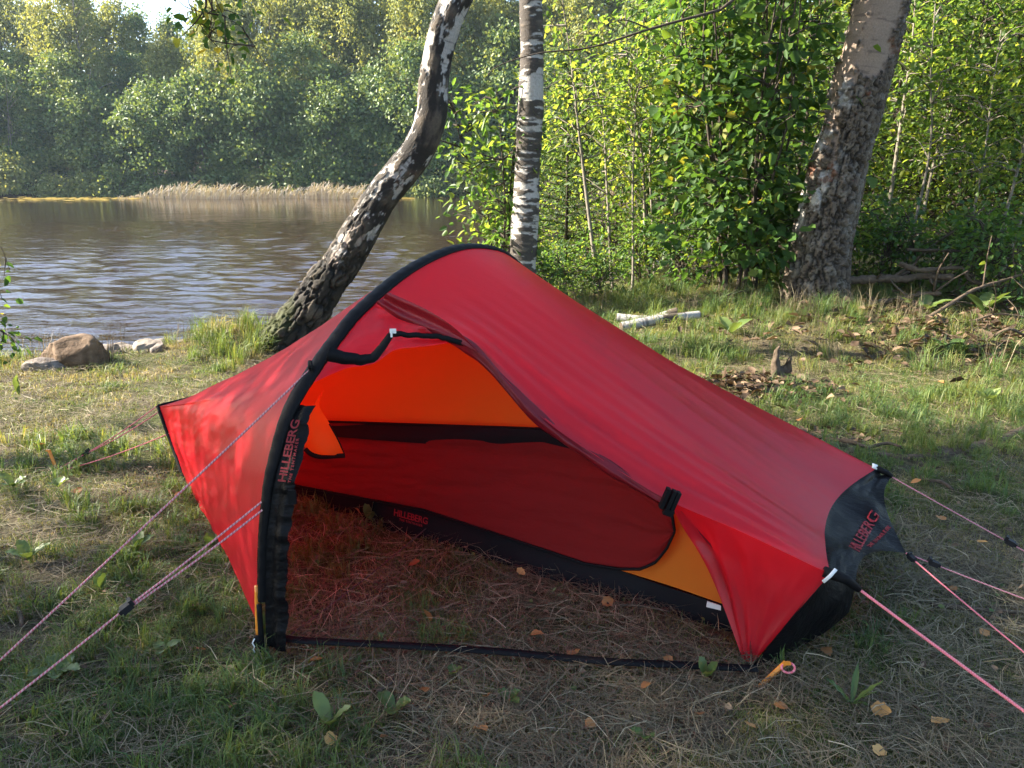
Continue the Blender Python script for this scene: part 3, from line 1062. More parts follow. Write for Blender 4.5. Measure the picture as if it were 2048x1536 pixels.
# guy lines of the near end
q4 = at_z(2360, 1650, 0.0)
cord('guy_line', sagline(cornN + np.array([.012, 0, -.012]), q4, .002), .0044, M_CORD2, 150)
q5 = at_z(2300, 1505, 0.0)
g5 = cord('guy_line', sagline(hood_tip, q5, .008), .0026, M_CORD2, 80)
runner(hood_tip + (q5 - hood_tip) * .03, q5 - hood_tip, g5, .9)
q6 = at_z(2420, 1330, 0.0)
g6 = cord('guy_line', sagline(hood_tip, q6, .008), .0026, M_CORD, 80)
runner(hood_tip + (q6 - hood_tip) * .10, q6 - hood_tip, g6, 1.1)
q7 = at_z(2330, 1255, 0.0)
g7 = cord('guy_line', sagline(cornF, q7, .004), .0026, M_CORD, 80)
runner(cornF + (q7 - cornF) * .47, q7 - cornF, g7, 1.2)
# thin cord from the foot back to the inner tent
cord('inner_cord', sagline(at_z(572, 1276, .035), IW(np.array(.1), np.array(.05)), .01), .0022, M_CORDK, 60)


# lettering
def text_mesh(s, size, extr=.0006, spacing=1.0):
    cu = bpy.data.curves.new('lettering', 'FONT')
    cu.body = s
    cu.size = size
    cu.align_x = 'CENTER'
    cu.align_y = 'CENTER'
    cu.extrude = extr
    cu.offset = size * .012
    cu.space_character = spacing
    cu.resolution_u = 3
    o = bpy.data.objects.new('lettering', cu)
    COL.objects.link(o)
    me = bpy.data.meshes.new_from_object(o.evaluated_get(bpy.context.evaluated_depsgraph_get()))
    bpy.data.objects.remove(o)
    n = len(me.vertices)
    co = np.empty(n * 3, np.float32)
    me.vertices.foreach_get('co', co)
    return me, co.reshape(-1, 3).astype(float)


def place_text(s, size, fn, name='lettering', parent=None, spacing=1.0, sx=1.0, sy=1.0):
    """fn(x, y, h) maps the flat text (N,) to the cloth."""
    me, co = text_mesh(s, size, spacing=spacing)
    W = fn(co[:, 0] * sx, co[:, 1] * sy, co[:, 2])
    me.vertices.foreach_set('co', W.astype(np.float32).ravel())
    me.update()
    o = tpart(name, me, M_PRINT)
    return o


def frame_fn(c, ex, ey):
    ex, ey = np.asarray(ex, float), np.asarray(ey, float)
    ex = ex / np.linalg.norm(ex)
    ey = ey - ex * ey.dot(ex)
    ey /= np.linalg.norm(ey)
    ez = np.cross(ex, ey)
    return lambda x, y, h: c + x[:, None] * ex + y[:, None] * ey + h[:, None] * ez


# on the hood: project the flat text onto the hood surface
_hg = Hd.reshape(-1, 3)


def hood_fn(px, py, ang, k):
    """text laid on the hood; anchored where the photo's print sits on the cloth."""
    base = np.array(at_y(px, py, 2.3))
    dirs = _hg - _C
    want = base - _C
    cosv = (dirs @ want) / np.linalg.norm(dirs, axis=1) / np.linalg.norm(want)
    c = _hg[int(np.argmax(cosv))]
    ia = int(np.argmax(cosv))
    r, q = divmod(ia, 40)
    r, q = min(max(r, 2), 23), min(max(q, 2), 37)
    e1_ = Hd[r, q + 2] - Hd[r, q - 2]
    e2_ = Hd[r - 2, q] - Hd[r + 2, q]
    n_ = np.cross(e1_, e2_)
    n_ /= np.linalg.norm(n_)
    if n_ @ (_C - c) < 0:
        n_ = -n_
    cd = ray(px + 20 * math.cos(ang), py - 20 * math.sin(ang))
    ex = _C + cd * (((c - _C) @ n_) / (cd @ n_)) - c
    ex /= np.linalg.norm(ex)
    ey = np.cross(n_, ex)

    def fn(x, y, h):
        W = c + x[:, None] * ex + y[:, None] * ey
        # drop onto the cloth along the normal
        out = W.copy()
        for i0 in range(0, len(W), 200):
            seg = W[i0:i0 + 200]
            d = seg[:, None] - _hg[None]
            lat = d - (d @ n_)[..., None] * n_
            w = 1.0 / (np.sum(lat ** 2, 2) + 2e-5) ** 2
            hh = (w * ((_hg - c) @ n_)[None]).sum(1) / w.sum(1)
            out[i0:i0 + 200] = seg + n_ * (hh + .004)[:, None]
        return out + h[:, None] * n_
    return fn


place_text('HILLEBERG', .060, hood_fn(1722, 1072, math.radians(52), 1), spacing=1.0, sx=1.25, sy=.85)
place_text('THE TENTMAKER', .022, hood_fn(1756, 1082, math.radians(52), 1), spacing=1.25, sx=1.15, sy=.8)


def flap_fn(zc, q0):
    """text running up the zip flap."""
    def fn(x, y, h):
        t = np.interp(zc + x, HOOP[:120, 1], np.arange(120)) / (len(HOOP) - 1)
        hv = hoop(t)
        z = hv[:, 1]
        b = np.interp(z, [0, .3, .62, .8], [.070, .070, .085, .060])
        q = q0 + (-y) / b
        return TT(np.c_[-.012 - b * q, hv[:, 0] - .022 + q * .02 - h, z])
    return fn


lab = place_text('HILLEBERG', .038, flap_fn(.680, .58), spacing=.95)
place_text('THE TENTMAKER', .013, flap_fn(.655, .88), spacing=1.3)
g = Geo()
ctr8 = TT(np.c_[np.full(1, -.115), hoop(np.array([hoop_t_of_z(.56)]))])[0]
g.box(ctr8 + TV * -.012, np.array([.012, .004, .022]))
tpart('sleeve_tag', g.mesh('sleeve_tag', False), M_SLEEVE)

# woven label on the inner tent's black edge
lc = IW(np.array(.155), np.array(.088), -.05)
ex = IW(np.array(.0), np.array(.092), -.05) - IW(np.array(.3), np.array(.088), -.05)
ey = IW(np.array(.1), np.array(.13), -.05) - IW(np.array(.1), np.array(.04), -.05)
place_text('HILLEBERG', .040, frame_fn(lc + np.array([0, 0, .012]), ex, ey), spacing=.95)
place_text('THE TENTMAKER', .013, frame_fn(lc - np.array([0, 0, .014]), ex, ey), spacing=1.3)


# pegs
def peg(label, foot, d, loop=None, L=.12):
    o = thing('tent_peg', label, 'tent peg', tuple(foot), 'orange tent pegs')
    d = np.asarray(d, float) / np.linalg.norm(d)
    s = np.cross(d, [0, 1.0, 0.1])
    s /= np.linalg.norm(s)
    g = Geo()
    n = np.cross(s, d)
    for sg in (-1, 1):      # V-section
        w = (s * sg + n * .5) * .009
        V = np.array([-d * .05, -d * .05 + w, d * L + w * .9, d * L])
        V = np.vstack([V, V + n * .003])
        g.put(V, [[0, 1, 2, 3], [7, 6, 5, 4], [0, 4, 5, 1], [1, 5, 6, 2], [2, 6, 7, 3], [3, 7, 4, 0]])
    add('shaft', g.mesh('peg_shaft', False), M_ORANGE, o)
    g = Geo()
    g.box(d * L, np.array([.011, .005, .004]))
    add('head', g.mesh('peg_head', False), M_ORANGE, o)
    if loop:
        a = np.linspace(0, 2 * math.pi, 20)
        P = d * (L - .02) + np.stack([np.cos(a) * .020 + .019, np.sin(a) * .008, np.sin(a) * .012], 1)
        V, F = tube_np(P, np.full(20, .0035), 8)
        add('cord_loop', mesh_np('cord_loop', V, F, np.repeat(np.arange(20) * .4, 8)), M_CORD2, o)
    return o


peg('orange peg with pink cord loop at the near right corner of the tent', at_z(1542, 1356, 0.03), (.40, .1, .36), True, .065)
peg('orange peg in the grass left of the tent holding the far end lines', at_z(112, 940, 0.0), (-.25, .1, .8), False, .11)
# ------------------------------------------------------------------ the three near birches
def trunk_mesh(name, pts, kind, seg=150, n=620, seed=0.0):
    """pts: list of (x, y, z, r). Real relief from noise, bark colours as an attribute."""
    P = spline(pts, n)
    P3, r = P[:, :3], P[:, 3]
    V, F = tube_np(P3, r, seg)
    Ls = np.r_[0, np.cumsum(np.linalg.norm(np.diff(P3, axis=0), axis=1))]
    L = np.repeat(Ls, seg)
    ang = np.tile(np.arange(seg) / seg * 2 * math.pi, n)
    rr = np.repeat(r, seg)
    z = V[:, 2]
    cx, sx = np.cos(ang) * rr, np.sin(ang) * rr
    q = lambda fa, fl, s: np.stack([cx * fa, sx * fa, L * fl + s + seed], 1)
    c0 = np.repeat(P3, seg, axis=0)
    nrm = (V - c0) / rr[:, None]
    dark, mid, white = np.array([.022, .019, .017]), np.array([.085, .068, .052]), np.array([.34, .325, .31])
    lent = sstep(.60, .70, fbm(q(5, 42, 3), 3))[:, None]
    fis = fbm(q(17, 7, 11), 4)
    if kind == 'leaning':
        m = .45 * fbm(q(10, 4.0, 0), 4) + .3 * fbm(q(22, 9, 4), 4) + .25 * fbm(q(55, 26, 4), 3) + .03 * nrm[:, 0]
        low = sstep(1.9, .5, L)                        # rough black bark at the foot
        th = np.interp(L, [0, .8, 1.4, 2.3, 3.2, 4.2], [.12, .28, .40, .465, .50, .53])
        dk = sstep(th - .015, th + .02, m)
        col = white * (.85 + .3 * fbm(q(4, 6, 5), 3))[:, None] * (1 - .55 * lent)
        col = col * (1 - dk[:, None]) + (dark + (mid - dark) * sstep(.45, .75, fis)[:, None]) * dk[:, None]
        tan_ = sstep(.58, .66, fbm(q(6, 4, 21), 3))[:, None] * (1 - dk[:, None]) * sstep(4, 2, L)[:, None]
        col = col * (1 - .6 * tan_) + np.array([.20, .13, .085]) * .6 * tan_
        plate = sstep(.50, .9, 1 - np.abs(fbm(q(21, 9, 63), 4) - .5) * 5) * sstep(2.4, .9, L)
        col = col * (1 - .75 * plate[:, None])
        moss = (sstep(.45, .62, fbm(q(7, 5, 31), 4)) * sstep(1.35, .3, L) * np.clip(-nrm[:, 0] * .8 + nrm[:, 2] + .35, 0, 1))[:, None]
        col = col * (1 - moss) + np.array([.045, .055, .015]) * moss
        disp = dk * (.008 + .020 * (fis - .45)) + .03 * low * (fis - .5) * 1.4 + .02 * (fbm(q(3, 2, 40), 3) - .5) - .022 * plate
    elif kind == 'straight':
        m = .5 * fbm(q(2.4, 6.5, 0), 3) + .5 * fbm(q(7, 30, 9), 4)
        th = np.interp(L, [0, .9, 2.0, 3.2, 4.4], [.44, .48, .51, .52, .53])
        dk = sstep(th - .012, th + .02, m)
        col = white * (1.05 + .2 * fbm(q(4, 6, 5), 3))[:, None] * (1 - .6 * lent)
        col = col * (1 - dk[:, None]) + (np.array([.060, .052, .046]) + (mid - dark) * .9 * sstep(.5, .8, fbm(q(14, 40, 3), 3))[:, None]) * dk[:, None]
        disp = dk * .006 + .008 * (fbm(q(14, 40, 3), 3) - .5) * dk + .012 * (fbm(q(3, 2, 40), 3) - .5)
    elif kind == 'log':
        m = fbm(q(9, 7, 0), 4)
        dk = sstep(.53, .57, m)
        col = np.array([.36, .35, .33]) * (1 - .6 * lent) * (1 - dk[:, None]) + mid * dk[:, None]
        disp = .006 * (fis - .5)
    else:
        # old birch: furrowed grey plates below, smooth cream bark with peeling edges higher up
        big_ = fbm(q(3.2, 1.5, 0), 3)
        fin = fbm(q(30, 14, 6), 4)
        face = -.55 * nrm[:, 0] - .6 * nrm[:, 1]                 # more smooth bark towards the left and the camera
        s_ = (L - 3.0) * .55 + (big_ - .5) * 2.6 + (fin - .5) * 1.1 + face * .55
        smooth = sstep(-.04, .10, s_)
        rim = np.exp(-(s_ / .11) ** 2)                           # curled peeling edge
        n1 = fbm(q(20, 7.5, 2), 4)
        n2 = fbm(q(38, 15, 22), 3)
        fur = np.maximum(sstep(.62, .95, 1 - np.abs(n1 - .5) * 5), .6 * sstep(.7, .95, 1 - np.abs(n2 - .5) * 5))
        grey = np.array([.105, .084, .064]) * (.45 + 1.1 * fbm(q(44, 28, 8), 4))[:, None]
        lich = sstep(.55, .66, fbm(q(12, 7, 81), 4))[:, None]
        grey = grey * (1 - .6 * lich) + np.array([.20, .185, .16]) * .6 * lich
        cream = np.array([.235, .18, .14]) * (.8 + .4 * fbm(q(3, 9, 15), 4))[:, None] * (1 - .35 * lent)
        wht = (sstep(.47, .56, fbm(q(12, 5, 51), 4)) * sstep(.30, .75, -nrm[:, 0]) * sstep(.7, 1.2, L))[:, None]
        grey = grey * (1 - wht) + np.array([.42, .41, .39]) * wht
        rough_ = (1 - smooth)
        col = grey * (1 - .78 * (fur * (1 - .6 * wht[:, 0]))[:, None]) * rough_[:, None] + cream * smooth[:, None]
        col = col * (1 - .45 * rim[:, None]) 
        rust = (sstep(.66, .70, fbm(q(6, 4, 71), 3)) * rim)[:, None]
        col = col * (1 - .7 * rust) + np.array([.16, .06, .03]) * .7 * rust
        disp = rough_ * (.030 - .034 * fur + .03 * (fin - .5)) + .012 * rim + .05 * (fbm(q(4, 2.5, 40), 4) - .5) * (.3 + .7 * rough_)
    V = V + nrm * disp[:, None]
    return mesh_np(name, V, F, extra={'col': np.clip(col, .01, 1)})


def px_path(rows, y0, slope=0.0):
    """rows of (px, py, perpendicular width in px); world points at depth y0."""
    out = []
    for k, (x, y, w) in enumerate(rows):
        Y = y0 + slope * k
        p = at_y(x, y, Y)
        depth = (p - _C) @ _F
        out.append((*p, w * depth / FPX / 2))
    return out


def leafy_branches(rng, base, ends, leaves_per, L, W, sprd, tint_lo=0.0, tint_hi=1.0, twig=.006):
    """limbs from base points to ends with a cloud of leaves round each end. -> (Geo wood, leaf V,F,t)."""
    wood = Geo()
    c, d = [], []
    for b, e in zip(base, ends):
        mid = (b + e) / 2 + rng.normal(size=3) * .12 * np.linalg.norm(e - b) + np.array([0, 0, .08]) * np.linalg.norm(e - b)
        wood.tube(spline([b, mid, e], 7), np.linspace(twig * 2.2, twig * .7, 7), 5, cap=False)
        k = rng.poisson(leaves_per) + 2
        t = rng.beta(3, 1.2, k)[:, None]
        ctr = b * (1 - t) + e * t + 0
        ctr = ctr + (mid - (b + e) / 2) * (1 - (2 * t - 1) ** 2)
        off = rng.normal(size=(k, 3)) * sprd
        c.append(ctr + off)
        dd = (e - b) / (np.linalg.norm(e - b) + 1e-9) * .5 + off / (np.linalg.norm(off, axis=1)[:, None] + 1e-9) + np.array([0, 0, -.35])
        d.append(dd)
    c, d = np.vstack(c), np.vstack(d)
    n = rng.normal(size=c.shape) * .55 + np.array([0, 0, 1.0])
    k = len(c)
    return wood, leaves_np(c, d, n, L * rng.uniform(.42, 1.3, k), W * rng.uniform(.5, 1.25, k), .22, rng.uniform(tint_lo, tint_hi, k), .12)


def crown_above(rng, top, n, rad, zr, L, W):
    ends = top + np.c_[rng.normal(size=(n, 2)) * rad * .55, rng.uniform(zr[0], zr[1], n)]
    base = np.repeat(np.asarray(top)[None], n, 0) + np.c_[np.zeros((n, 2)), np.clip((ends[:, 2] - top[2]) * .7, 0, None)]
    return leafy_branches(rng, base, ends, 26, L, W, .32)


def near_birch(name, label, rows, y0, kind, seed, slope=0.0, extra_top=None, crown=True):
    p = px_path(rows, y0, slope)
    base = np.array(p[0][:3])
    o = thing(name, label, 'birch tree', tuple(base))
    tr = add('trunk', trunk_mesh('trunk_' + kind, p, kind, seed=seed), M_BARK, o)
    tr.location = -Vector(base)
    if crown:
        rng = np.random.default_rng(int(seed * 10) + 5)
        top = np.array(p[-1][:3])
        w, (V, F, t) = crown_above(rng, top, 70, 3.2, (.6, 6.5), .085, .06)
        w.tube([top - [0, 0, .1], top + [.1, .1, 3], top + [0.2, .2, 6.5]], [p[-1][3], p[-1][3] * .6, .03], 10)
        limbs = add('limbs', w.mesh('limbs'), M_STEM, o)
        limbs.location = -Vector(base)
        cr = add('crown', mesh_np('crown', V, F, t), M_OAK, o, kind='stuff')
        cr.location = -Vector(base)
    return o


leaning = near_birch('leaning_birch', 'birch with thick black cracked bark leaning right at the water edge', [
    (505, 760, 112), (556, 700, 98), (618, 618, 80), (652, 567, 74), (688, 520, 68), (757, 402, 64), (800, 348, 61), (836, 298, 58), (857, 250, 58), (866, 200, 59), (869, 150, 57), (877, 100, 57), (893, 50, 57), (913, 0, 57), (950, -80, 60), (975, -200, 58), (990, -330, 54)], 6.75, 'leaning', 1.0)
straight = near_birch('straight_birch', 'slim straight white birch with black bands just behind the tent hoop', [
    (1040, 640, 62), (1044, 575, 54), (1047, 500, 52), (1051, 430, 54), (1055, 330, 49), (1061, 220, 51), (1064, 110, 46), (1062, 0, 45), (1064, -110, 43), (1068, -300, 40)], 8.4, 'straight', 4.0)
big = near_birch('old_birch', 'big old birch with grey furrowed foot leaning right at the forest edge', [
    (1626, 640, 142), (1630, 600, 124), (1633, 560, 115), (1640, 500, 110), (1655, 420, 106), (1682, 320, 98), (1704, 240, 96), (1727, 140, 97), (1755, 30, 98), (1780, -80, 96), (1800, -220, 90), (1810, -400, 82)], 8.35, 'old', 8.0)

# ------------------------------------------------------------------ far shore forest
def far_crown(rng, H, W, z0, kind):
    n = 84 if kind != 'bush' else 36
    t = rng.random(n)
    if kind == 'birch':
        env = W * np.sin(math.pi * np.clip(t * .84 + .10, 0, 1)) ** .6 * (1.05 - .25 * t)
        sg, per, lq, droop = np.array([.50, .50, .85]), 140, .28, .7
    elif kind == 'round':
        env = W * np.sqrt(np.clip(1 - (t * 1.75 - .80) ** 2, .05, 1))
        sg, per, lq, droop = np.array([.62, .62, .50]), 140, .29, .2
    elif kind == 'spire':
        env = W * (1.02 - t) ** .8
        sg, per, lq, droop = np.array([.55, .55, .40]), 120, .26, .5
    else:
        env = W * np.sqrt(np.clip(1 - t ** 2, .1, 1))
        sg, per, lq, droop = np.array([.5, .5, .4]), 100, .26, .3
    a = rng.random(n) * 2 * math.pi
    rad = env * np.sqrt(rng.random(n)) ** .7
    c = np.c_[np.cos(a) * rad, np.sin(a) * rad, z0 + t * (H - z0)]
    cl = np.repeat(c, per, 0)
    sz = np.repeat(rng.uniform(.6, 1.25, n), per)[:, None]
    off = rng.normal(size=cl.shape) * sg * sz
    q = cl + off
    q[:, 2] = np.maximum(q[:, 2], .2)
    nn = off / (np.linalg.norm(off, axis=1)[:, None] + 1e-9) * .8 + rng.normal(size=q.shape) * .6 + np.array([0, 0, .35])
    d = rng.normal(size=q.shape) + np.array([0, 0, -droop * 1.5])
    k = len(q)
    tint = np.clip(np.repeat(rng.random(n), per) * .55 + rng.random(k) * .45, 0, 1)
    return leaves_np(q, d, nn, lq * rng.uniform(.7, 1.4, k), lq * .75 * rng.uniform(.7, 1.2, k), .15, tint, .1)


def far_tree(name, kind, H, W, z0, seed, mat, nst=1):
    rng = np.random.default_rng(seed)
    o = thing(name, '', 'tree')
    g = Geo()
    for s in range(nst):
        b = np.array([rng.normal() * .3 * (nst > 1), rng.normal() * .3 * (nst > 1), -.4])
        lean = rng.normal(size=2) * .05 * H * (1.6 if nst > 1 else 1)
        top = np.array([b[0] + lean[0], b[1] + lean[1], H * .93])
        mid = (b + top) / 2 + np.r_[rng.normal(size=2) * .25, 0]
        g.tube(spline([b, mid, top], 10), np.linspace(.17 if nst == 1 else .11, .03, 10) * H / 15, 7, cap=False)
        for q in range(6):
            f = rng.uniform(.4, .9)
            p = b * (1 - f) + top * f
            an = rng.random() * 6.28
            g.tube(spline([p, p + [math.cos(an) * W * .35, math.sin(an) * W * .35, .7], p + [math.cos(an) * W * .7, math.sin(an) * W * .7, 1.2]], 6), np.linspace(.05, .015, 6), 5, cap=False)
    add('trunk', g.mesh('far_trunk'), M_FARTRUNK, o)
    V, F, t = far_crown(rng, H, W, z0, kind)
    add('crown', mesh_np('far_crown', V, F, t), mat, o, kind='stuff')
    return o


PROTO = {
    'birchA': far_tree('far_birch', 'birch', 17.5, 3.3, 2.6, 11, M_FARB),
    'birchB': far_tree('far_birch', 'birch', 15.5, 2.9, 1.6, 12, M_FARB),
    'birchC': far_tree('far_birch', 'birch', 19.0, 3.5, 3.6, 13, M_FARB, 2),
    'roundA': far_tree('far_alder', 'round', 11.5, 3.6, .7, 14, M_FARD, 2),
    'roundB': far_tree('far_alder', 'round', 9.0, 3.3, .4, 15, M_FARD, 2),
    'roundC': far_tree('far_alder', 'round', 13.5, 3.9, 1.2, 16, M_FARD),
    'pine': far_tree('far_pine', 'spire', 17.0, 3.0, 6.0, 17, M_FARD),
    'bush': far_tree('shore_bush', 'bush', 3.4, 2.2, .3, 18, M_FARD, 3),
    'bushB': far_tree('shore_bush', 'bush', 2.6, 1.9, .2, 19, M_FARB, 3),
}
_used = set()
ORD = ['first', 'second', 'third', 'fourth', 'fifth', 'sixth', 'seventh', 'eighth', 'ninth', 'tenth', 'eleventh', 'twelfth', 'thirteenth', 'fourteenth', 'fifteenth', 'sixteenth',
       'seventeenth', 'eighteenth', 'nineteenth', 'twentieth', 'twenty-first', 'twenty-second', 'twenty-third', 'twenty-fourth', 'twenty-fifth', 'twenty-sixth', 'twenty-seventh', 'twenty-eighth', 'twenty-ninth', 'thirtieth',
       'thirty-first', 'thirty-second', 'thirty-third', 'thirty-fourth', 'thirty-fifth', 'thirty-sixth', 'thirty-seventh', 'thirty-eighth', 'thirty-ninth', 'fortieth', 'forty-first', 'forty-second', 'forty-third', 'forty-fourth', 'forty-fifth', 'forty-sixth', 'forty-seventh', 'forty-eighth']


def place_far(key, x, y, s, rz, label, group):
    z = gz1(x, y)
    o = PROTO[key]
    if key not in _used:
        _used.add(key)
        o.location, o.rotation_euler, o.scale = (x, y, z), (0, 0, rz), (s, s, s)
        o['label'], o['group'] = label, group
        return o
    return copy_thing(o, (x, y, z), rz, s, label, group)


rng = np.random.default_rng(21)
KW = {'birchA': 'pale yellow-green drooping birch', 'birchB': 'slender yellow-green birch', 'birchC': 'tall double-stemmed birch', 'roundA': 'dark green rounded alder', 'roundB': 'low dark green alder',
      'roundC': 'broad dark green alder', 'pine': 'dark narrow pine', 'bush': 'dark leafy bush', 'bushB': 'light green bush'}


def far_row(y, x0, x1, step, keys, smin, smax, where, group, dj=1.0):
    x = x0
    k = 0
    while x < x1:
        key = keys[rng.integers(len(keys))]
        hs = np.interp(x, [-50, -30, -12, 30, 60], [.93, .95, 1.08, 1.13, 1.13])
        place_far(key, x + rng.normal() * .4, y + rng.normal() * dj, rng.uniform(smin, smax) * hs, rng.random() * 6.28, '%s %s, %s from the left' % (KW[key], where, ORD[k]), group)
        k += 1
        x += step * rng.uniform(.75, 1.25)


far_row(73.6, -49, 40, 2.6, ['bush', 'bush', 'bushB'], .75, 1.15, 'at the far waterline', 'bushes along the far waterline')
far_row(76.3, -51, 48, 4.2, ['roundA', 'roundB', 'roundA', 'birchB', 'roundC'], .85, 1.08, 'in the front row of the far shore', 'front row of trees on the far shore', 1.4)
far_row(81.5, -54, 52, 3.6, ['birchA', 'birchB', 'birchC', 'roundC', 'birchA'], .85, 1.04, 'in the middle row of the far shore', 'middle row of trees on the far shore', 1.6)
far_row(88, -57, 56, 3.2, ['birchA', 'birchC', 'birchA', 'roundC', 'pine'], .95, 1.1, 'in the back row of the far shore', 'back row of trees on the far shore')

for y_, keys_, n_ in ((76.5, ['roundA', 'roundB'], 8), (82, ['birchA', 'birchB'], 9), (88, ['birchA', 'birchC'], 9)):
    for s_, ed_, wd_ in ((-1, -56, 'left'), (1, 54, 'right')):
        for k_ in range(n_):
            key = keys_[k_ % 2]
            place_far(key, ed_ + s_ * k_ * 4.2 + rng.normal() * .5, y_ + rng.normal() * 1.2, rng.uniform(.85, 1.0), rng.random() * 6.28,
                      '%s in far forest, %s beyond the %s edge, %s row' % (KW[key], ORD[k_], wd_, {76.5: 'front', 82: 'middle', 88: 'back'}[y_]), 'far forest beyond the %s picture edge' % wd_)

# reeds and lily pads by the far shore
rng = np.random.default_rng(5)
n = 1500
x = np.r_[rng.uniform(-32, -12.0, n), rng.uniform(6, 40, 1200)]
n = len(x)
edge = 66.0 + 1.2 * np.sin(x * .6)
y = edge + rng.random(n) ** 1.4 * 2.6
h = rng.uniform(.25, 1.25, n) ** 1.0 * (.45 + 1.1 * fbm(np.stack([x * .8, y * .5, np.zeros(n)], 1), 3)) * np.where(x < 0, sstep(-33, -27, x) * .75 + .25, 1)
b = np.stack([x, y, np.full(n, WATER_Z - .1)], 1)
lean = np.stack([rng.uniform(-.1, .9, n) * h, rng.normal(size=n) * .15 * h, np.zeros(n)], 1)
m1 = b + np.stack([np.zeros(n), np.zeros(n), h * .6], 1) + lean * .3
tp = b + np.stack([np.zeros(n), np.zeros(n), h], 1) + lean
bend = tp + lean * .7 - np.stack([np.zeros(n), np.zeros(n), h * .05], 1)
w = rng.uniform(.018, .034, n)[:, None] * _R
V = np.stack([b - w, b + w, m1 + w, m1 - w, tp + w * .7, tp - w * .7, bend], 1).reshape(-1, 3)
k7 = np.arange(n)[:, None] * 7
add('reeds', mesh_np('reeds', V, [np.vstack([k7 + [[0, 1, 2, 3]], k7 + [[3, 2, 4, 5]]]), k7 + [[5, 4, 6]]], np.repeat(rng.random(n), 7)), M_REED,
    kind='stuff', label='pale dry reeds standing in the water before the far shore', category='reeds')
n = 190
x = np.r_[rng.uniform(-43, -30, 150), rng.uniform(-13, -8, 40)]
y = np.r_[65.5 + rng.normal(size=150) * 2.0, 66 + rng.normal(size=40) * .6]
a = np.linspace(0, 2 * math.pi, 9)[:-1] + .2
r = rng.uniform(.15, .34, n)
V = np.stack([x[:, None] + np.cos(a) * r[:, None], y[:, None] + np.sin(a) * r[:, None], np.full((n, 8), WATER_Z + .03) + np.sin(a)[None] * .015 + rng.random((n, 1)) * .02], 2).reshape(-1, 3)
add('lily_pads', mesh_np('lily_pads', V, (np.arange(n)[:, None] * 8 + np.arange(8)[None])), M_LILY, kind='stuff', label='yellowish lily pads floating by the far reeds', category='lily pads')

# ------------------------------------------------------------------ shore rocks
def rock_mesh(name, seed, size, cols, rough=.22, sub=5):
    import bmesh
    bm = bmesh.new()
    bmesh.ops.create_icosphere(bm, subdivisions=sub, radius=1.0)
    V = np.array([v.co[:] for v in bm.verts])
    F = np.array([[v.index for v in f.verts] for f in bm.faces])
    bm.free()
    n0 = fbm(V * 1.3 + seed, 3) - .5
    n1 = fbm(V * 4 + seed * 2, 4) - .5
    plan = np.sign(V) * np.abs(V) ** .8
    rgp = np.random.default_rng(int(seed * 100))
    for pn in rand_dirs(14, rgp):                 # broken faces
        over = np.maximum(0, plan @ pn - rgp.uniform(.62, .95))
        plan = plan - over[:, None] * pn * .92
    V = plan * (1 + n0 * rough * 1.2 + n1 * rough * .7)[:, None] * np.asarray(size)
    t = sstep(.35, .65, fbm(V / max(size) * 3 + seed * 3, 4))[:, None]
    col = np.asarray(cols[0]) * (1 - t) + np.asarray(cols[1]) * t
    return mesh_np(name, V, F, extra={'col': col})


def rock(label, p, seed, size, cols, rz=0.0, name='shore_stone', group=None, tilt=0.0, cat='stone'):
    me = rock_mesh(name, seed, size, cols, sub=5 if max(size) > .2 else 4)
    return_o = add(name, me, M_STONE, None, p, label=label, category=cat, group=group)
    return_o.rotation_euler = (tilt, 0, rz)
    return return_o


BR = ((.08, .050, .030), (.17, .115, .075))
PL = ((.17, .14, .11), (.29, .25, .21))
GR = ((.12, .10, .09), (.22, .19, .17))
rock('brown rounded boulder at the water edge', at_y(160, 722, 6.25) , 3.3, (.30, .24, .22), BR, .3, 'boulder', cat='boulder')
rock('sunlit left face of the brown boulder, added as a separate paler rock', at_y(108, 738, 6.1), 5.1, (.22, .19, .11), GR, .5, 'sunlit_face', cat='boulder')  # boulder's sunlit side, put in as an extra rock of lighter colour
for k, (px, py, Y, s, cset, lab) in enumerate([
        (222, 722, 6.6, (.07, .06, .045), GR, 'small grey stone just right of the brown boulder'),
        (252, 714, 6.75, (.10, .08, .045), PL, 'pale flat stone, leftmost of the heap on the shore'),
        (272, 703, 6.9, (.11, .07, .05), GR, 'grey slab leaning up on the left of the stone heap'),
        (292, 713, 6.7, (.10, .09, .05), PL, 'pale rounded stone low in the middle of the shore heap'),
        (300, 697, 7.0, (.10, .08, .055), PL, 'pale stone on top of the shore heap'),
        (322, 704, 6.9, (.12, .09, .055), GR, 'largest grey stone right of centre in the shore heap'),
        (340, 692, 7.1, (.10, .08, .04), GR, 'dull grey stone at the back of the shore heap'),
        (352, 700, 6.95, (.08, .07, .04), PL, 'small pale stone at the right of the shore heap'),
        (366, 689, 7.1, (.11, .08, .035), BR, 'brown flat stone beside the grassy hump'),
        (318, 716, 6.65, (.07, .05, .035), GR, 'small grey stone half sunk in grass before the heap'),
        (205, 716, 6.75, (.05, .05, .03), PL, 'tiny pale stone behind the boulder at the waterline')]):
    p = at_y(px, py, Y)
    rock(lab, (p[0], p[1], max(p[2], gz1(p[0], p[1]) + .6 * s[2])), 8.0 + k * 1.7, tuple(q * 1.35 for q in s), cset, k * .9, 'shore_stone', 'stones heaped on the shore', .2 * math.sin(k * 2))

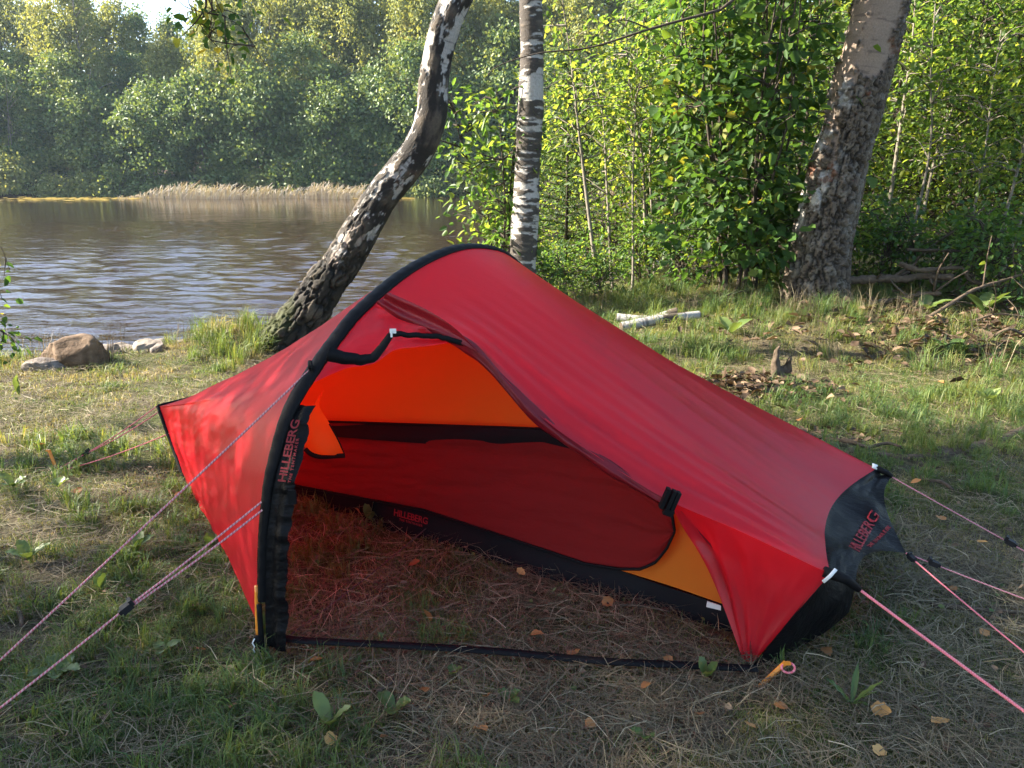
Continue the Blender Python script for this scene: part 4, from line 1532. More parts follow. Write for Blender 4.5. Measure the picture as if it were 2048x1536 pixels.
# ------------------------------------------------------------------ shrubs and young trees of the right-hand grove
def shrub_geo(rng, H, nst, spread, lean, nbr, blen, per, L, W, sprd, z0=.25, r0=.02, tint=(0, 1), droop=.0):
    wood, Vs, Fs, ts, nv = Geo(), [], [], [], 0
    base, ends = [], []
    for s in range(nst):
        a = rng.random() * 6.28
        b = np.array([math.cos(a) * spread * .25, math.sin(a) * spread * .25, -.05])
        h = H * rng.uniform(.75, 1.05)
        tip = b + np.array([math.cos(a) * spread * rng.uniform(.2, 1) + lean[0], math.sin(a) * spread * rng.uniform(.2, 1) + lean[1], h])
        mid = b * .5 + tip * .5 + np.r_[rng.normal(size=2) * .06 * H * .5, 0] - np.array([math.cos(a), math.sin(a), 0]) * spread * .1
        P = spline([b, b * .75 + mid * .25 + np.r_[rng.normal(size=2) * .03, 0], mid, mid * .45 + tip * .55 + np.r_[rng.normal(size=2) * .05, 0], tip], 22)
        wood.tube(P, np.linspace(r0 * rng.uniform(.7, 1.2), r0 * .22, 22), 7, cap=False)
        for q in range(nbr):
            f = rng.uniform(z0, 1.0)
            k = int(f * 21)
            an = rng.random() * 6.28
            el = rng.uniform(-.1, .7) - droop
            le = blen * rng.uniform(.5, 1.15) * (1.1 - .55 * f)
            base.append(P[k])
            ends.append(P[k] + le * np.array([math.cos(an) * math.cos(el), math.sin(an) * math.cos(el), math.sin(el)]))
    w2, lf = leafy_branches(rng, np.array(base), np.array(ends), per, L, W, sprd, tint[0], tint[1], twig=.005)
    wood.V += w2.V
    for q in w2.F4:
        wood.F4.append(q + wood.n)
    wood.T += w2.T
    wood.n += w2.n
    return wood, lf


def shrub(name, label, cat, loc, mat, stem_mat, seed, group=None, part='crown', **kw):
    rng = np.random.default_rng(seed)
    o = thing(name, label, cat, loc, group)
    w, (V, F, t) = shrub_geo(rng, **kw)
    add('trunk' if kw['nst'] < 3 else 'stems', w.mesh('stems'), stem_mat, o)
    add(part, mesh_np(part, V, F, t), mat, o, kind='stuff')
    return o


def on_ground(px, py, Y):
    p = at_y(px, py, Y)
    return (float(p[0]), float(p[1]), gz1(p[0], p[1]))


def gp(px, Y):
    """ground point under picture column px at depth Y."""
    p = at_y(px, 600, Y)
    return (float(p[0]), float(Y), gz1(p[0], Y))


G2 = 'young trees of the right-hand grove'
# the hazel: many upright stems, big leaves; the largest leaves are single parts
hz = gp(1475, 8.9)
hazel = shrub('hazel_shrub', 'large hazel shrub with many upright stems left of the old birch', 'shrub', hz, M_HAZEL, M_STEM, 41, part='crown',
              H=4.3, nst=16, spread=.75, lean=(.05, -.05), nbr=15, blen=.66, per=12, L=.125, W=.10, sprd=.14, z0=.10, r0=.022, tint=(0, .86))
rng = np.random.default_rng(77)
leaf_meshes = []
for k in range(5):
    # toothed, cupped hazel leaf
    m = 15
    s = np.linspace(0, 1, m)
    wv = np.sin(math.pi * s ** .75) ** .8 * .46 * (1 + .06 * (np.arange(m) % 2)) * (1 - .25 * s)
    wv[0] = wv[-1] = 0.0
    rows = []
    dr = .18 + .1 * rng.random()
    for j, side in enumerate((-1, 0, 1)):
        rows.append(np.stack([s, side * wv, .10 * np.abs(side) * wv * 2 - dr * s ** 2 + .03 * np.sin(s * 17 + k) * abs(side)], 1))
    V = np.stack(rows, 1).reshape(-1, 3)
    leaf_meshes.append(mesh_np('hazel_leaf', V, grid_faces(m, 3), np.full(len(V), (.1, .25, .4, .55, .68)[k])))
    leaf_meshes[-1].materials.append(M_HAZEL)
for k in range(190):
    lx, ly = rng.normal() * .62, -rng.random() ** .6 * .75
    lz = rng.uniform(.35, 2.55)
    c = np.array([lx, ly, lz])
    o = add('leaf', leaf_meshes[rng.integers(5)], None, hazel)
    o.location = tuple(c)
    o.rotation_euler = (rng.normal() * .5, rng.uniform(-.1, .9), rng.uniform(-2.6, -.5) + (0 if rng.random() < .7 else 2))
    sc = rng.uniform(.10, .15)
    o.scale = (sc, sc, sc)

oak = shrub('oak_sapling', 'bright green oak sapling overhanging the water left of the slim birch', 'young tree', gp(1010, 8.9), M_OAK, M_STEM, 51,
            H=2.35, nst=3, spread=.45, lean=(-.15, -.2), nbr=34, blen=.55, per=13, L=.095, W=.055, sprd=.085, z0=.12, r0=.018)
spru = thing('spruce_sapling', 'young spruce with a pointed top just right of the slim birch', 'young tree', gp(1128, 11.2))
g = Geo()
Hs = 3.55
g.tube([[0, 0, -.05], [0.02, 0, Hs * .5], [0, 0, Hs]], [.035, .02, .004], 7)
rng = np.random.default_rng(61)
c, d, nn = [], [], []
for z in np.linspace(.5, Hs - .05, 30):
    for q in range(6):
        a = rng.random() * 6.28
        le = (Hs - z) * .30 + .07
        e_ = np.array([math.cos(a) * le, math.sin(a) * le, z + le * .28 - .12 * le])
        b_ = np.array([0, 0, z])
        g.tube(np.array([b_, e_]), [.006, .003], 4, cap=False)
        k = int(14 + le * 60)
        f = rng.random(k)[:, None]
        c.append(b_ * (1 - f) + e_ * f)
        d.append((e_ - b_) / le + rng.normal(size=(k, 3)) * .65)
        nn.append(rng.normal(size=(k, 3)))
add('trunk', g.mesh('spruce_trunk'), M_STEM, spru)
c, d, nn = np.vstack(c), np.vstack(d), np.vstack(nn)
V, F, t = leaves_np(c, d, nn, .075, .012)
add('crown', mesh_np('spruce_crown', V, F, t), M_SPRUCE, spru, kind='stuff')

# a family of light saplings, copied through the grove
KIND = [
    shrub('maple_sapling', '', 'young tree', (0, 0, 0), M_YOUNG, M_STEM, 71, H=4.6, nst=1, spread=.3, lean=(.2, 0), nbr=100, blen=1.15, per=21, L=.085, W=.065, sprd=.19, z0=.16, r0=.035),
    shrub('rowan_sapling', '', 'young tree', (0, 0, 0), M_YOUNG, M_STEM, 72, H=5.4, nst=2, spread=.6, lean=(-.2, .1), nbr=70, blen=1.2, per=20, L=.09, W=.06, sprd=.19, z0=.14, r0=.03),
    shrub('aspen_sapling', '', 'young tree', (0, 0, 0), M_OAK, M_STEM, 73, H=5.0, nst=1, spread=.4, lean=(.1, .2), nbr=100, blen=1.05, per=21, L=.085, W=.068, sprd=.19, z0=.18, r0=.04),
    shrub('undergrowth_bush', '', 'bush', (0, 0, 0), M_OAK, M_STEM, 74, H=1.15, nst=5, spread=.8, lean=(0, 0), nbr=16, blen=.5, per=10, L=.085, W=.06, sprd=.11, z0=.1, r0=.01),
    shrub('leggy_sapling', '', 'young tree', (0, 0, 0), M_YOUNG, M_PALESTEM, 75, H=4.4, nst=3, spread=1.0, lean=(-.3, 0), nbr=24, blen=.8, per=13, L=.09, W=.07, sprd=.13, z0=.45, r0=.032),
]
_ku = set()


def grove(k, px, Y, s, rz, label, group=G2):
    p = gp(px, Y)
    if k not in _ku:
        _ku.add(k)
        o = KIND[k]
        o.location, o.rotation_euler, o.scale = p, (0, 0, rz), (s, s, s)
        o['label'], o['group'] = label, group
        return o
    return copy_thing(KIND[k], p, rz, s, label, group)


for row in [
        (4, 1235, 9.6, .80, .4, 'thin pale leggy sapling right of the slim birch, nearest of its kind'),
        (4, 1330, 10.4, .9, 2.1, 'thin pale leggy sapling between the slim birch and the hazel'),
        (0, 1180, 11.6, .80, 1.0, 'bright young maple behind and right of the slim birch'),
        (1, 1290, 12.2, .95, 2.2, 'two-stemmed rowan behind the leggy saplings'),
        (2, 1370, 11.0, .85, .3, 'leafy aspen sapling left behind the hazel'),
        (0, 1560, 11.8, 1.0, 4.0, 'young maple filling the gap behind the hazel and the old birch'),
        (2, 1490, 12.8, 1.0, 5.2, 'aspen sapling standing behind the hazel'),
        (1, 1800, 10.8, .9, 1.4, 'rowan right behind the old birch'),
        (0, 1900, 10.2, .85, 2.9, 'young maple midway between the old birch and the right picture edge'),
        (2, 1985, 11.4, 1.0, .8, 'aspen sapling near the right picture edge'),
        (1, 2060, 9.6, .85, 3.6, 'rowan cut by the right picture edge'),
        (0, 1840, 13.0, 1.1, 5.5, 'tall young maple deep behind the branch pile'),
        (2, 2000, 14.2, 1.15, 2.0, 'tall aspen deep in the grove at the far right'),
        (1, 1700, 13.2, 1.15, .2, 'tall rowan deep behind the old birch'),
        (1, 1420, 14.0, 1.1, 4.4, 'tall rowan deep behind the hazel'),
        (0, 1240, 14.4, 1.0, 3.2, 'young maple at the water behind the leggy saplings'),
        (2, 2120, 13.0, 1.2, 3.0, 'tall aspen just leaving the picture on the right'),
        (4, 1770, 9.8, .9, 5.0, 'leggy sapling just right of the old birch'),
        (2, 1640, 15.0, 1.2, 1.0, 'tall aspen at the water far behind the old birch'),
        (0, 1780, 11.8, 1.0, 2.5, 'young maple behind the rowan right of the old birch'),
        (0, 2080, 11.2, 1.05, 1.7, 'young maple just inside the right picture edge'),
        (2, 1900, 12.0, 1.05, 4.6, 'aspen sapling behind the middle of the branch pile'),
        (1, 1130, 13.0, .8, 4.1, 'rowan behind the young spruce'),
        (2, 1430, 10.0, .95, 1.9, 'aspen sapling growing through the back of the hazel'),
        (4, 1945, 9.2, .8, 3.3, 'leggy sapling behind the branch pile')]:
    grove(*row)
for k, row in enumerate([
        (1170, 9.4, .55, 'low bush at the edge of the grass right of the slim birch'), (1265, 10.2, .8, 'low bush below the leggy saplings'),
        (1385, 9.2, .75, 'low bush at the left foot of the hazel'), (1530, 9.3, .7, 'low bush between the hazel and the old birch'),
        (1745, 9.2, .75, 'low bush touching the right side of the old birch foot'), (1850, 9.0, .85, 'low bush behind the fallen branches'),
        (1960, 8.6, .85, 'low bush in the branch pile near the right edge'), (2050, 7.9, .8, 'low bush at the right picture edge'),
        (1110, 9.3, .6, 'low bush directly right of the slim birch foot'), (1460, 10.4, .9, 'low bush behind the hazel stems'), (1640, 10.2, .9, 'low bush behind the old birch')]):
    grove(3, row[0], row[1], row[2], k * 1.3, row[3], 'low bushes at the forest edge')

# thin pale birch stems far in the grove
for k, (px, Y, lab) in enumerate([(1962, 12.5, 'thin white birch stem in the grove near the right edge'), (2022, 13.5, 'thin white birch stem, the rightmost in the grove'), (1905, 15.0, 'thin grey birch stem deep in the right of the grove'), (1345, 15.5, 'thin grey birch stem far behind the leggy saplings')]):
    b = np.array(gp(px, Y))
    o = thing('young_birch', lab, 'young tree', tuple(b), G2)
    rows = [(0, 0, -.1, .06), (.05, 0, 1.5, .055), (.0, .05, 3.2, .048), (.12, 0, 5.2, .03), (.1, 0, 7.5, .012)]
    add('trunk', trunk_mesh('young_trunk', rows, 'straight', 14, 120, 3. + k), M_BARK, o)
    rg = np.random.default_rng(90 + k)
    base = np.c_[rg.normal(size=(30, 2)) * .02, rg.uniform(3.0, 7.2, 30)]
    w, (V, F, t) = leafy_branches(rg, base, base + np.c_[rg.normal(size=(30, 2)) * .6, rg.uniform(-.2, .5, 30)], 16, .07, .05, .16)
    add('limbs', w.mesh('limbs'), M_STEM, o)
    add('crown', mesh_np('crown', V, F, t), M_YOUNG, o, kind='stuff')

# ------------------------------------------------------------------ alders on the left bank, out of frame: they shade the camp
def alder(label, loc, H, seed, rad, z0, n):
    rg = np.random.default_rng(seed)
    o = thing('bank_alder', label, 'alder tree', (loc[0], loc[1], gz1(*loc)), 'alders on the near left bank')
    t = rg.random(n) ** .85
    a = rg.random(n) * 6.28
    env = rad * np.sin(math.pi * np.clip(t * .86 + .10, 0, 1)) ** .6
    r_ = env * np.sqrt(rg.random(n))
    ends = np.c_[np.cos(a) * r_, np.sin(a) * r_, z0 + t * (H - z0)]
    base = np.c_[np.cos(a) * r_ * .12, np.sin(a) * r_ * .12, np.clip(ends[:, 2] - r_ * .5, .8, None)]
    w, (V, F, tn) = leafy_branches(rg, base, ends, 58, .12, .10, .34)
    w.tube(spline([[0, 0, -.1], [.1, .05, H * .4], [0, 0, H * .95]], 14), np.linspace(.14, .02, 14), 9)
    add('trunk', w.mesh('alder_trunk'), M_STEM, o)
    add('crown', mesh_np('alder_crown', V, F, tn), M_HAZEL, o, kind='stuff')
    return o


bank = alder('leafy alder on the left bank whose twigs hang into the top left', (-6.3, 4.3), 9.0, 101, 1.7, 3.6, 110)
alder('tall alder on the left bank beyond the picture edge', (-9.2, 2.5), 12.0, 102, 2.8, 2.0, 240)
alder('alder farther along the left bank beyond the picture edge', (-6.4, 1.3), 9.5, 103, 3.0, 1.6, 250)


def twig_branch(name, parent, path, leaves, L, W, seed, r=.006, sprd=.10, f0=.25):
    rg = np.random.default_rng(seed)
    P = spline(path, 60)
    g = Geo()
    g.tube(P, np.linspace(r, r * .35, 60), 6)
    base, ends = [], []
    for q in range(leaves):
        k = int(rg.uniform(f0, 1) * 59)
        base.append(P[k])
        ends.append(P[k] + rg.normal(size=3) * sprd + np.array([0, 0, -.05]))
    w, (V, F, t) = leafy_branches(rg, np.array(base), np.array(ends), 5, L, W, .04, twig=.0022)
    g.V += w.V
    g.F4 += [q + g.n for q in w.F4]
    g.T += w.T
    g.n += w.n
    br = add(name, g.mesh(name), M_STEM, parent)
    br.location = -Vector(parent.location)
    lv = add('leaves', mesh_np('leaves', V, F, t), M_HAZEL, br, kind='stuff')
    return br


twig_branch('branch', bank, [(-6.2, 4.3, 4.6), (-3.6, 4.7, 3.8), at_y(330, -160, 4.5), at_y(372, -10, 4.5), at_y(400, 50, 4.5), at_y(445, 105, 4.5)], 12, .055, .045, 111, .006, .10, .86)
twig_branch('branch', bank, [(-6.2, 4.3, 4.8), (-3.0, 4.7, 3.9), at_y(380, -120, 4.4), at_y(400, 0, 4.4), at_y(480, 50, 4.4), at_y(530, 130, 4.4)], 22, .055, .045, 112, .006, .13, .86)
# bush at the left picture edge
eb = thing('edge_bush', 'sparse leafy twigs hanging in at the left picture edge', 'bush', on_ground(-40, 760, 4.7))
twig_branch('branch', eb, [np.array(eb.location), at_y(-40, 560, 4.7), at_y(-5, 490, 4.7), at_y(20, 540, 4.7)], 7, .045, .036, 121, .005, .06)
twig_branch('branch', eb, [np.array(eb.location), at_y(-60, 640, 4.7), at_y(0, 660, 4.7), at_y(45, 695, 4.7)], 9, .045, .036, 122, .005, .05)
twig_branch('branch', eb, [np.array(eb.location), at_y(-30, 700, 4.7), at_y(-5, 590, 4.7), at_y(5, 600, 4.7)], 5, .042, .034, 123, .005, .05)
# bare twig crossing in front of the slim birch
tb_ = Geo()
tb_.tube(spline([at_y(1440, 20, 7.6), at_y(1300, 58, 7.5), at_y(1180, 95, 7.5), at_y(1080, 106, 7.5), at_y(1000, 130, 7.5), at_y(975, 150, 7.5)], 30), np.linspace(.014, .004, 30), 7)
tb_.tube(spline([at_y(1300, 58, 7.5), at_y(1250, 40, 7.5), at_y(1210, 50, 7.4)], 10), np.linspace(.008, .003, 10), 6)
br = add('bare_branch', tb_.mesh('bare_branch'), M_STEM, big)
br.location = -Vector(big.location)
tb2 = Geo()
bp_ = at_y(1735, -60, 8.2)
tb2.tube(spline([bp_, at_y(1580, -80, 7.9), at_y(1440, 20, 7.6)], 14), np.linspace(.03, .014, 14), 7)
br2 = add('bare_branch', tb2.mesh('bare_branch.b'), M_STEM, big)
br2.location = -Vector(big.location)
# ------------------------------------------------------------------ fallen wood
def log(label, a, b, r0, r1, kind, seed, name='fallen_log', cat='log', mat=None, bend=.03, group=None):
    a, b = np.asarray(a, float), np.asarray(b, float)
    o = thing(name, label, cat, tuple(a), group)
    m = (a + b) / 2 + np.random.default_rng(int(seed * 7)).normal(size=3) * bend
    pts = [(*(p - a), r) for p, r in ((a, r0), (m, (r0 + r1) / 2), (b, r1))]
    if kind:
        me = trunk_mesh('log', pts, kind, 20, 110, seed)
        add('stem', me, M_BARK, o)
        g = Geo()
        d = (b - a) / np.linalg.norm(b - a)
        for c, s in ((pts[0], -1), (pts[-1], 1)):
            g.tube([np.array(c[:3]) - d * .004, np.array(c[:3]) + d * s * .006], [c[3] * .97, c[3] * .93], 16)
        add('cut_end', g.mesh('cut_end'), M_DEADWOOD, o)
    else:
        rg = np.random.default_rng(int(seed * 13))
        P = spline([p[:3] for p in [pts[0]]] + [tuple(np.array(pts[0][:3]) * (1 - f) + np.array(pts[-1][:3]) * f + rg.normal(size=3) * bend * 1.2) for f in (.25, .5, .75)] + [pts[-1][:3]], 30)
        g = Geo()
        g.tube(P, np.linspace(r0, r1, 30) * (1 + .15 * rg.normal(size=30)), 9)
        add('stem', g.mesh('stem'), mat or M_DEADWOOD, o)
        g = Geo()
        for q in range(5):
            k = rg.integers(8, 28)
            e_ = P[k] + rg.normal(size=3) * .16 + (b - a) * .06 + [0, 0, .06]
            g.tube(spline([P[k], (P[k] + e_) / 2 + rg.normal(size=3) * .02, e_], 6), np.linspace(r1 * .7, r1 * .25, 6), 5)
        add('twigs', g.mesh('twigs'), mat or M_DEADWOOD, o)
    return o


def og(px, Y, h=0.0):
    p = gp(px, Y)
    return np.array([p[0], p[1], p[2] + h])


log('white fallen birch log, the rear of two lying by the grove', og(1235, 7.9, .05), og(1355, 7.85, .07), .055, .045, 'log', 2.0, group='white birch logs')
log('white fallen birch log, the front of two lying by the grove', og(1245, 7.5, .04), og(1400, 7.7, .06), .05, .04, 'log', 2.6, group='white birch logs')
GB = 'fallen branches right of the old birch'
for lab, a, b, r0, r1 in [
        ('thick bare branch lying from the old birch foot towards the right', og(1690, 8.3, .22), og(1900, 8.1, .30), .045, .03),
        ('bare branch lying low before the thick one by the old birch', og(1680, 8.1, .08), og(1880, 7.9, .18), .035, .02),
        ('long pale branch slanting up at the right picture edge', og(1850, 7.4, .02), og(2050, 7.8, .42), .022, .012),
        ('thin branch slanting up to the right behind the pile', og(1740, 8.7, .15), og(1945, 8.9, .95), .020, .010),
        ('dark branch propped across the middle of the pile', og(1790, 8.2, .42), og(2010, 8.0, .22), .028, .015),
        ('thin dark branch highest in the pile, reaching the right edge', og(1800, 8.6, .50), og(2080, 8.3, .62), .02, .01),
        ('thin twiggy branch on the ground below the pile', og(1830, 7.4, .04), og(2070, 7.2, .10), .016, .008),
        ('slim branch leaning from the pile over the low bushes', og(1900, 8.3, .1), og(1990, 8.5, .75), .015, .008),
        ('dark stick half buried in leaves at the right', og(1900, 6.9, .03), og(2060, 6.7, .08), .02, .01),
        ('stick lying in the grass beside the white logs', og(1375, 8.1, .03), og(1500, 8.4, .05), .015, .008)]:
    log(lab, a, b, r0, r1, None, len(lab) * .37 + a[0], 'fallen_branch', 'branch', group=GB, bend=.05)

# broken stump
st = thing('broken_stump', 'small rotten stump with two jagged spikes in the sunny grass', 'stump', tuple(og(1580, 5.75)))
for k, (dx, h, w) in enumerate([(-.06, .27, .032), (.035, .20, .028), (-.01, .12, .05)]):
    rg = np.random.default_rng(k)
    P = spline([[dx * .7, 0, -.04], [dx, .01, h * .5], [dx + .01 * k, 0.01, h * .85], [dx + .015, .0, h]], 16)
    V, F = tube_np(P, np.interp(np.linspace(0, 1, 16), [0, .5, .85, 1], [w * 1.3, w, w * .6, .004]), 12)
    V = V + (fbm(V * 45 + k, 3)[:, None] - .5) * np.array([[.045, .045, .02]])
    add('spike', mesh_np('spike', V, F), M_DEADWOOD, st)
me = rock_mesh('stump_foot', 2.2, (.14, .10, .05), ((.03, .022, .016), (.07, .05, .036)), .3, 4)
add('foot', me, M_STONE, st)

# moss-grown root ridge on the right
rt = thing('tree_root', 'long bark-covered root lying along the ground at the right', 'root', tuple(at_z(1690, 903, 0)))
P = np.array([at_z(a_, b_, .02) for a_, b_ in [(1690, 903), (1760, 912), (1850, 914), (1940, 900), (2060, 862)]]) - np.array(rt.location)
P = spline(P, 60)
V, F = tube_np(P, np.interp(np.linspace(0, 1, 60), [0, .3, 1], [.015, .026, .035]), 16)
V = V + (fbm(V * np.array([[9, 30, 30]]), 3)[:, None] - .5) * .03
add('bark', mesh_np('root', V, F), M_DEADWOOD, rt)

# ------------------------------------------------------------------ grass, straw, litter (stuff, as instanced tufts)
def blades(rng, n, rad, hmin, hmax, w, bend, flat=0.0, clump=0):
    a = rng.random(n) * 6.28
    r = rad * np.sqrt(rng.random(n))
    b = np.c_[np.cos(a) * r, np.sin(a) * r, np.zeros(n)]
    if clump:
        cc = rng.normal(size=(clump, 2)) * rad * .6
        b[:, :2] = cc[rng.integers(clump, size=n)] + rng.normal(size=(n, 2)) * rad * .12
    h = rng.uniform(hmin, hmax, n)[:, None]
    dr = rng.random(n) * 6.28
    dv = np.c_[np.cos(dr), np.sin(dr), np.zeros(n)]
    if flat:
        up = np.array([[0, 0, 1.0]])
        el = np.abs(rng.normal(size=n))[:, None] * .16 * flat
        z0 = rng.random(n)[:, None] * .025
        b[:, 2:] += z0 * 1.3
        m1 = b + dv * h * .5 + up * h * el * .5 + np.c_[rng.normal(size=(n, 2)) * .08, np.zeros(n)] * h
        tp = b + dv * h + up * (h * el * .6)
    else:
        be = rng.uniform(.2, 1.0, n)[:, None] * bend
        up = np.array([[0, 0, 1.0]])
        m1 = b + up * h * .58 + dv * h * be * .32
        tp = b + up * h * (1 - .45 * be) + dv * h * be
    sd = np.cross(dv, rng.normal(size=(n, 3)) * .35 + np.array([0, 0, 1.0]))
    sd /= np.linalg.norm(sd, axis=1)[:, None]
    ww = (w * rng.uniform(.6, 1.3, n))[:, None] * sd
    V = np.stack([b - ww * .5, b + ww * .5, m1 + ww * .45, m1 - ww * .45, tp], 1).reshape(-1, 3)
    k = np.arange(n)[:, None] * 5
    return V, k + np.array([[0, 1, 2, 3]]), k + np.array([[3, 2, 4]]), np.repeat(rng.random(n), 5)


def tuft_coll(name, mats, specs):
    c = bpy.data.collections.new(name)
    for k, (sp, mat, tsc) in enumerate(specs):
        rg = np.random.default_rng(500 + k + len(name))
        V, F4, F3, t = blades(rg, **sp)
        me = mesh_np('%s_tuft' % name, V, [F4, F3], tsc[0] + t * (tsc[1] - tsc[0]))
        me.materials.append(mat)
        o = bpy.data.objects.new('%02d_%s_tuft' % (k, name), me)
        c.objects.link(o)
    return c


def scatter(name, label, cat, coll, pts, rot, scl, idx):
    me = bpy.data.meshes.new(name)
    n = len(pts)
    me.vertices.add(n)
    me.vertices.foreach_set('co', np.asarray(pts, np.float32).ravel())
    a = me.attributes.new('rot', 'FLOAT_VECTOR', 'POINT')
    a.data.foreach_set('vector', np.asarray(rot, np.float32).ravel())
    a = me.attributes.new('scl', 'FLOAT', 'POINT')
    a.data.foreach_set('value', np.asarray(scl, np.float32))
    a = me.attributes.new('idx', 'INT', 'POINT')
    a.data.foreach_set('value', np.asarray(idx, np.int32))
    o = add(name, me, None, None, kind='stuff', label=label, category=cat)
    ng = bpy.data.node_groups.new(name + '_nodes', 'GeometryNodeTree')
    ng.interface.new_socket('Geometry', in_out='INPUT', socket_type='NodeSocketGeometry')
    ng.interface.new_socket('Geometry', in_out='OUTPUT', socket_type='NodeSocketGeometry')
    N, L = ng.nodes, ng.links
    gi, go = N.new('NodeGroupInput'), N.new('NodeGroupOutput')
    ci = N.new('GeometryNodeCollectionInfo')
    ci.inputs['Collection'].default_value = coll
    ci.inputs['Separate Children'].default_value = True
    ci.inputs['Reset Children'].default_value = True
    ip = N.new('GeometryNodeInstanceOnPoints')
    ip.inputs['Pick Instance'].default_value = True

    def na(nm, ty):
        q = N.new('GeometryNodeInputNamedAttribute')
        q.data_type = ty
        q.inputs['Name'].default_value = nm
        return q.outputs['Attribute']
    L.new(gi.outputs[0], ip.inputs['Points'])
    L.new(ci.outputs[0], ip.inputs['Instance'])
    L.new(na('idx', 'INT'), ip.inputs['Instance Index'])
    er = N.new('FunctionNodeEulerToRotation')
    L.new(na('rot', 'FLOAT_VECTOR'), er.inputs[0])
    L.new(er.outputs[0], ip.inputs['Rotation'])
    L.new(na('scl', 'FLOAT'), ip.inputs['Scale'])
    L.new(ip.outputs[0], go.inputs[0])
    md = o.modifiers.new('scatter', 'NODES')
    md.node_group = ng
    return o


def field(rng, n, y0, y1, power=1.0):
    """points over the visible wedge of meadow; denser towards the camera."""
    t = rng.random(n)
    y = (y0 ** (2 - power) + t * (y1 ** (2 - power) - y0 ** (2 - power))) ** (1 / (2 - power))
    x = rng.uniform(-1, 1, n) * (y * .74 + .35)
    return x, y


def keep(x, y):
    d = shore_d(x, y)
    dx, dy = x - T0[0], y - T0[1]
    u, v = dx * TU[0] + dy * TU[1], dx * TV[0] + dy * TV[1]
    inside = (np.abs(u) < 1.36) & (v > .90) & (v < 1.85)
    ok = (d > .12) & ~inside
    for px, Y, r in ((1630, 8.35, .32), (1043, 8.4, .15)):
        p = at_y(px, 600, Y)
        ok &= np.hypot(x - p[0], y - p[1]) > r
    return ok


def greenness(x, y):
    n = fbm(np.stack([x * .8, y * .8, np.full_like(x, 3.3)], 1), 4)
    n2 = fbm(np.stack([x * 3, y * 3, np.full_like(x, 7.1)], 1), 3)
    g = .6 * n + .4 * n2
    g = g + .02 * sstep(.2, -1.2, x) * sstep(6, 2, y) - .03 * sstep(.3, 1.6, x) * sstep(5.2, 3, y)
    dx, dy = x - T0[0], y - T0[1]
    u, v = dx * TU[0] + dy * TU[1], dx * TV[0] + dy * TV[1]
    return g - .12 * ((u < .1) & (u > -1.3) & (v > -.1) & (v < 1))


rng = np.random.default_rng(99)
grass_c = tuft_coll('grass', None, [
    (dict(n=70, rad=.10, hmin=.02, hmax=.055, w=.0032, bend=1.3), M_GRASS, (.25, .85)),
    (dict(n=80, rad=.11, hmin=.02, hmax=.06, w=.0034, bend=1.2), M_GRASS, (.05, .65)),
    (dict(n=50, rad=.08, hmin=.03, hmax=.085, w=.0034, bend=1.3), M_GRASS, (.35, .95)),
    (dict(n=70, rad=.10, hmin=.02, hmax=.05, w=.003, bend=1.3), M_GRASS, (.0, .45)),
    (dict(n=46, rad=.07, hmin=.08, hmax=.19, w=.0042, bend=1.0, clump=3), M_GRASS, (.4, .9)),
])
x, y = field(rng, 11500, 1.25, 10.5, 1.25)
ok = keep(x, y)
x, y = x[ok], y[ok]
gr = greenness(x, y)
k = rng.random(len(x)) < np.clip((gr - .30) * 4.5, .34, 1)
x, y, gr = x[k], y[k], gr[k]
idx = np.where(gr > .52, rng.choice([0, 2, 0, 4, 1], len(x)), rng.choice([1, 3, 0, 3], len(x)))
idx = np.where((gr > .50) & (rng.random(len(x)) < .10), 4, idx)
pts = np.stack([x, y, gz(x, y) - .004], 1)
rot = np.stack([rng.normal(size=len(x)) * .12, rng.normal(size=len(x)) * .12, rng.random(len(x)) * 6.28], 1)
scatter('grass', 'short trodden green and yellowish meadow grass round the tent', 'grass', grass_c, pts, rot, rng.uniform(.7, 1.25, len(x)) * np.interp(y, [1, 3, 5, 10], [.58, .66, .95, 1.25]), idx)

straw_c = tuft_coll('straw', None, [
    (dict(n=26, rad=.13, hmin=.05, hmax=.17, w=.0019, bend=1, flat=1.0), M_STRAW, (.1, .85)),
    (dict(n=20, rad=.13, hmin=.06, hmax=.22, w=.0017, bend=1, flat=.7), M_STRAW, (.3, 1.0)),
    (dict(n=34, rad=.12, hmin=.03, hmax=.10, w=.0021, bend=1, flat=1.4), M_STRAW, (.0, .6)),
])
x, y = field(rng, 8200, 1.25, 9.0, 1.25)
ok = keep(x, y)
x, y = x[ok], y[ok]
gr = greenness(x, y)
k = rng.random(len(x)) < np.clip((.68 - gr) * 3.2, .25, 1)
x, y = x[k], y[k]
pts = np.stack([x, y, gz(x, y) + .003], 1)
rot = np.stack([rng.normal(size=len(x)) * .06, rng.normal(size=len(x)) * .06, rng.random(len(x)) * 6.28], 1)
scatter('straw', 'dry yellow grass stalks lying over the meadow', 'dry grass', straw_c, pts, rot, rng.uniform(.7, 1.3, len(x)), rng.choice([0, 1, 2, 2], len(x)))

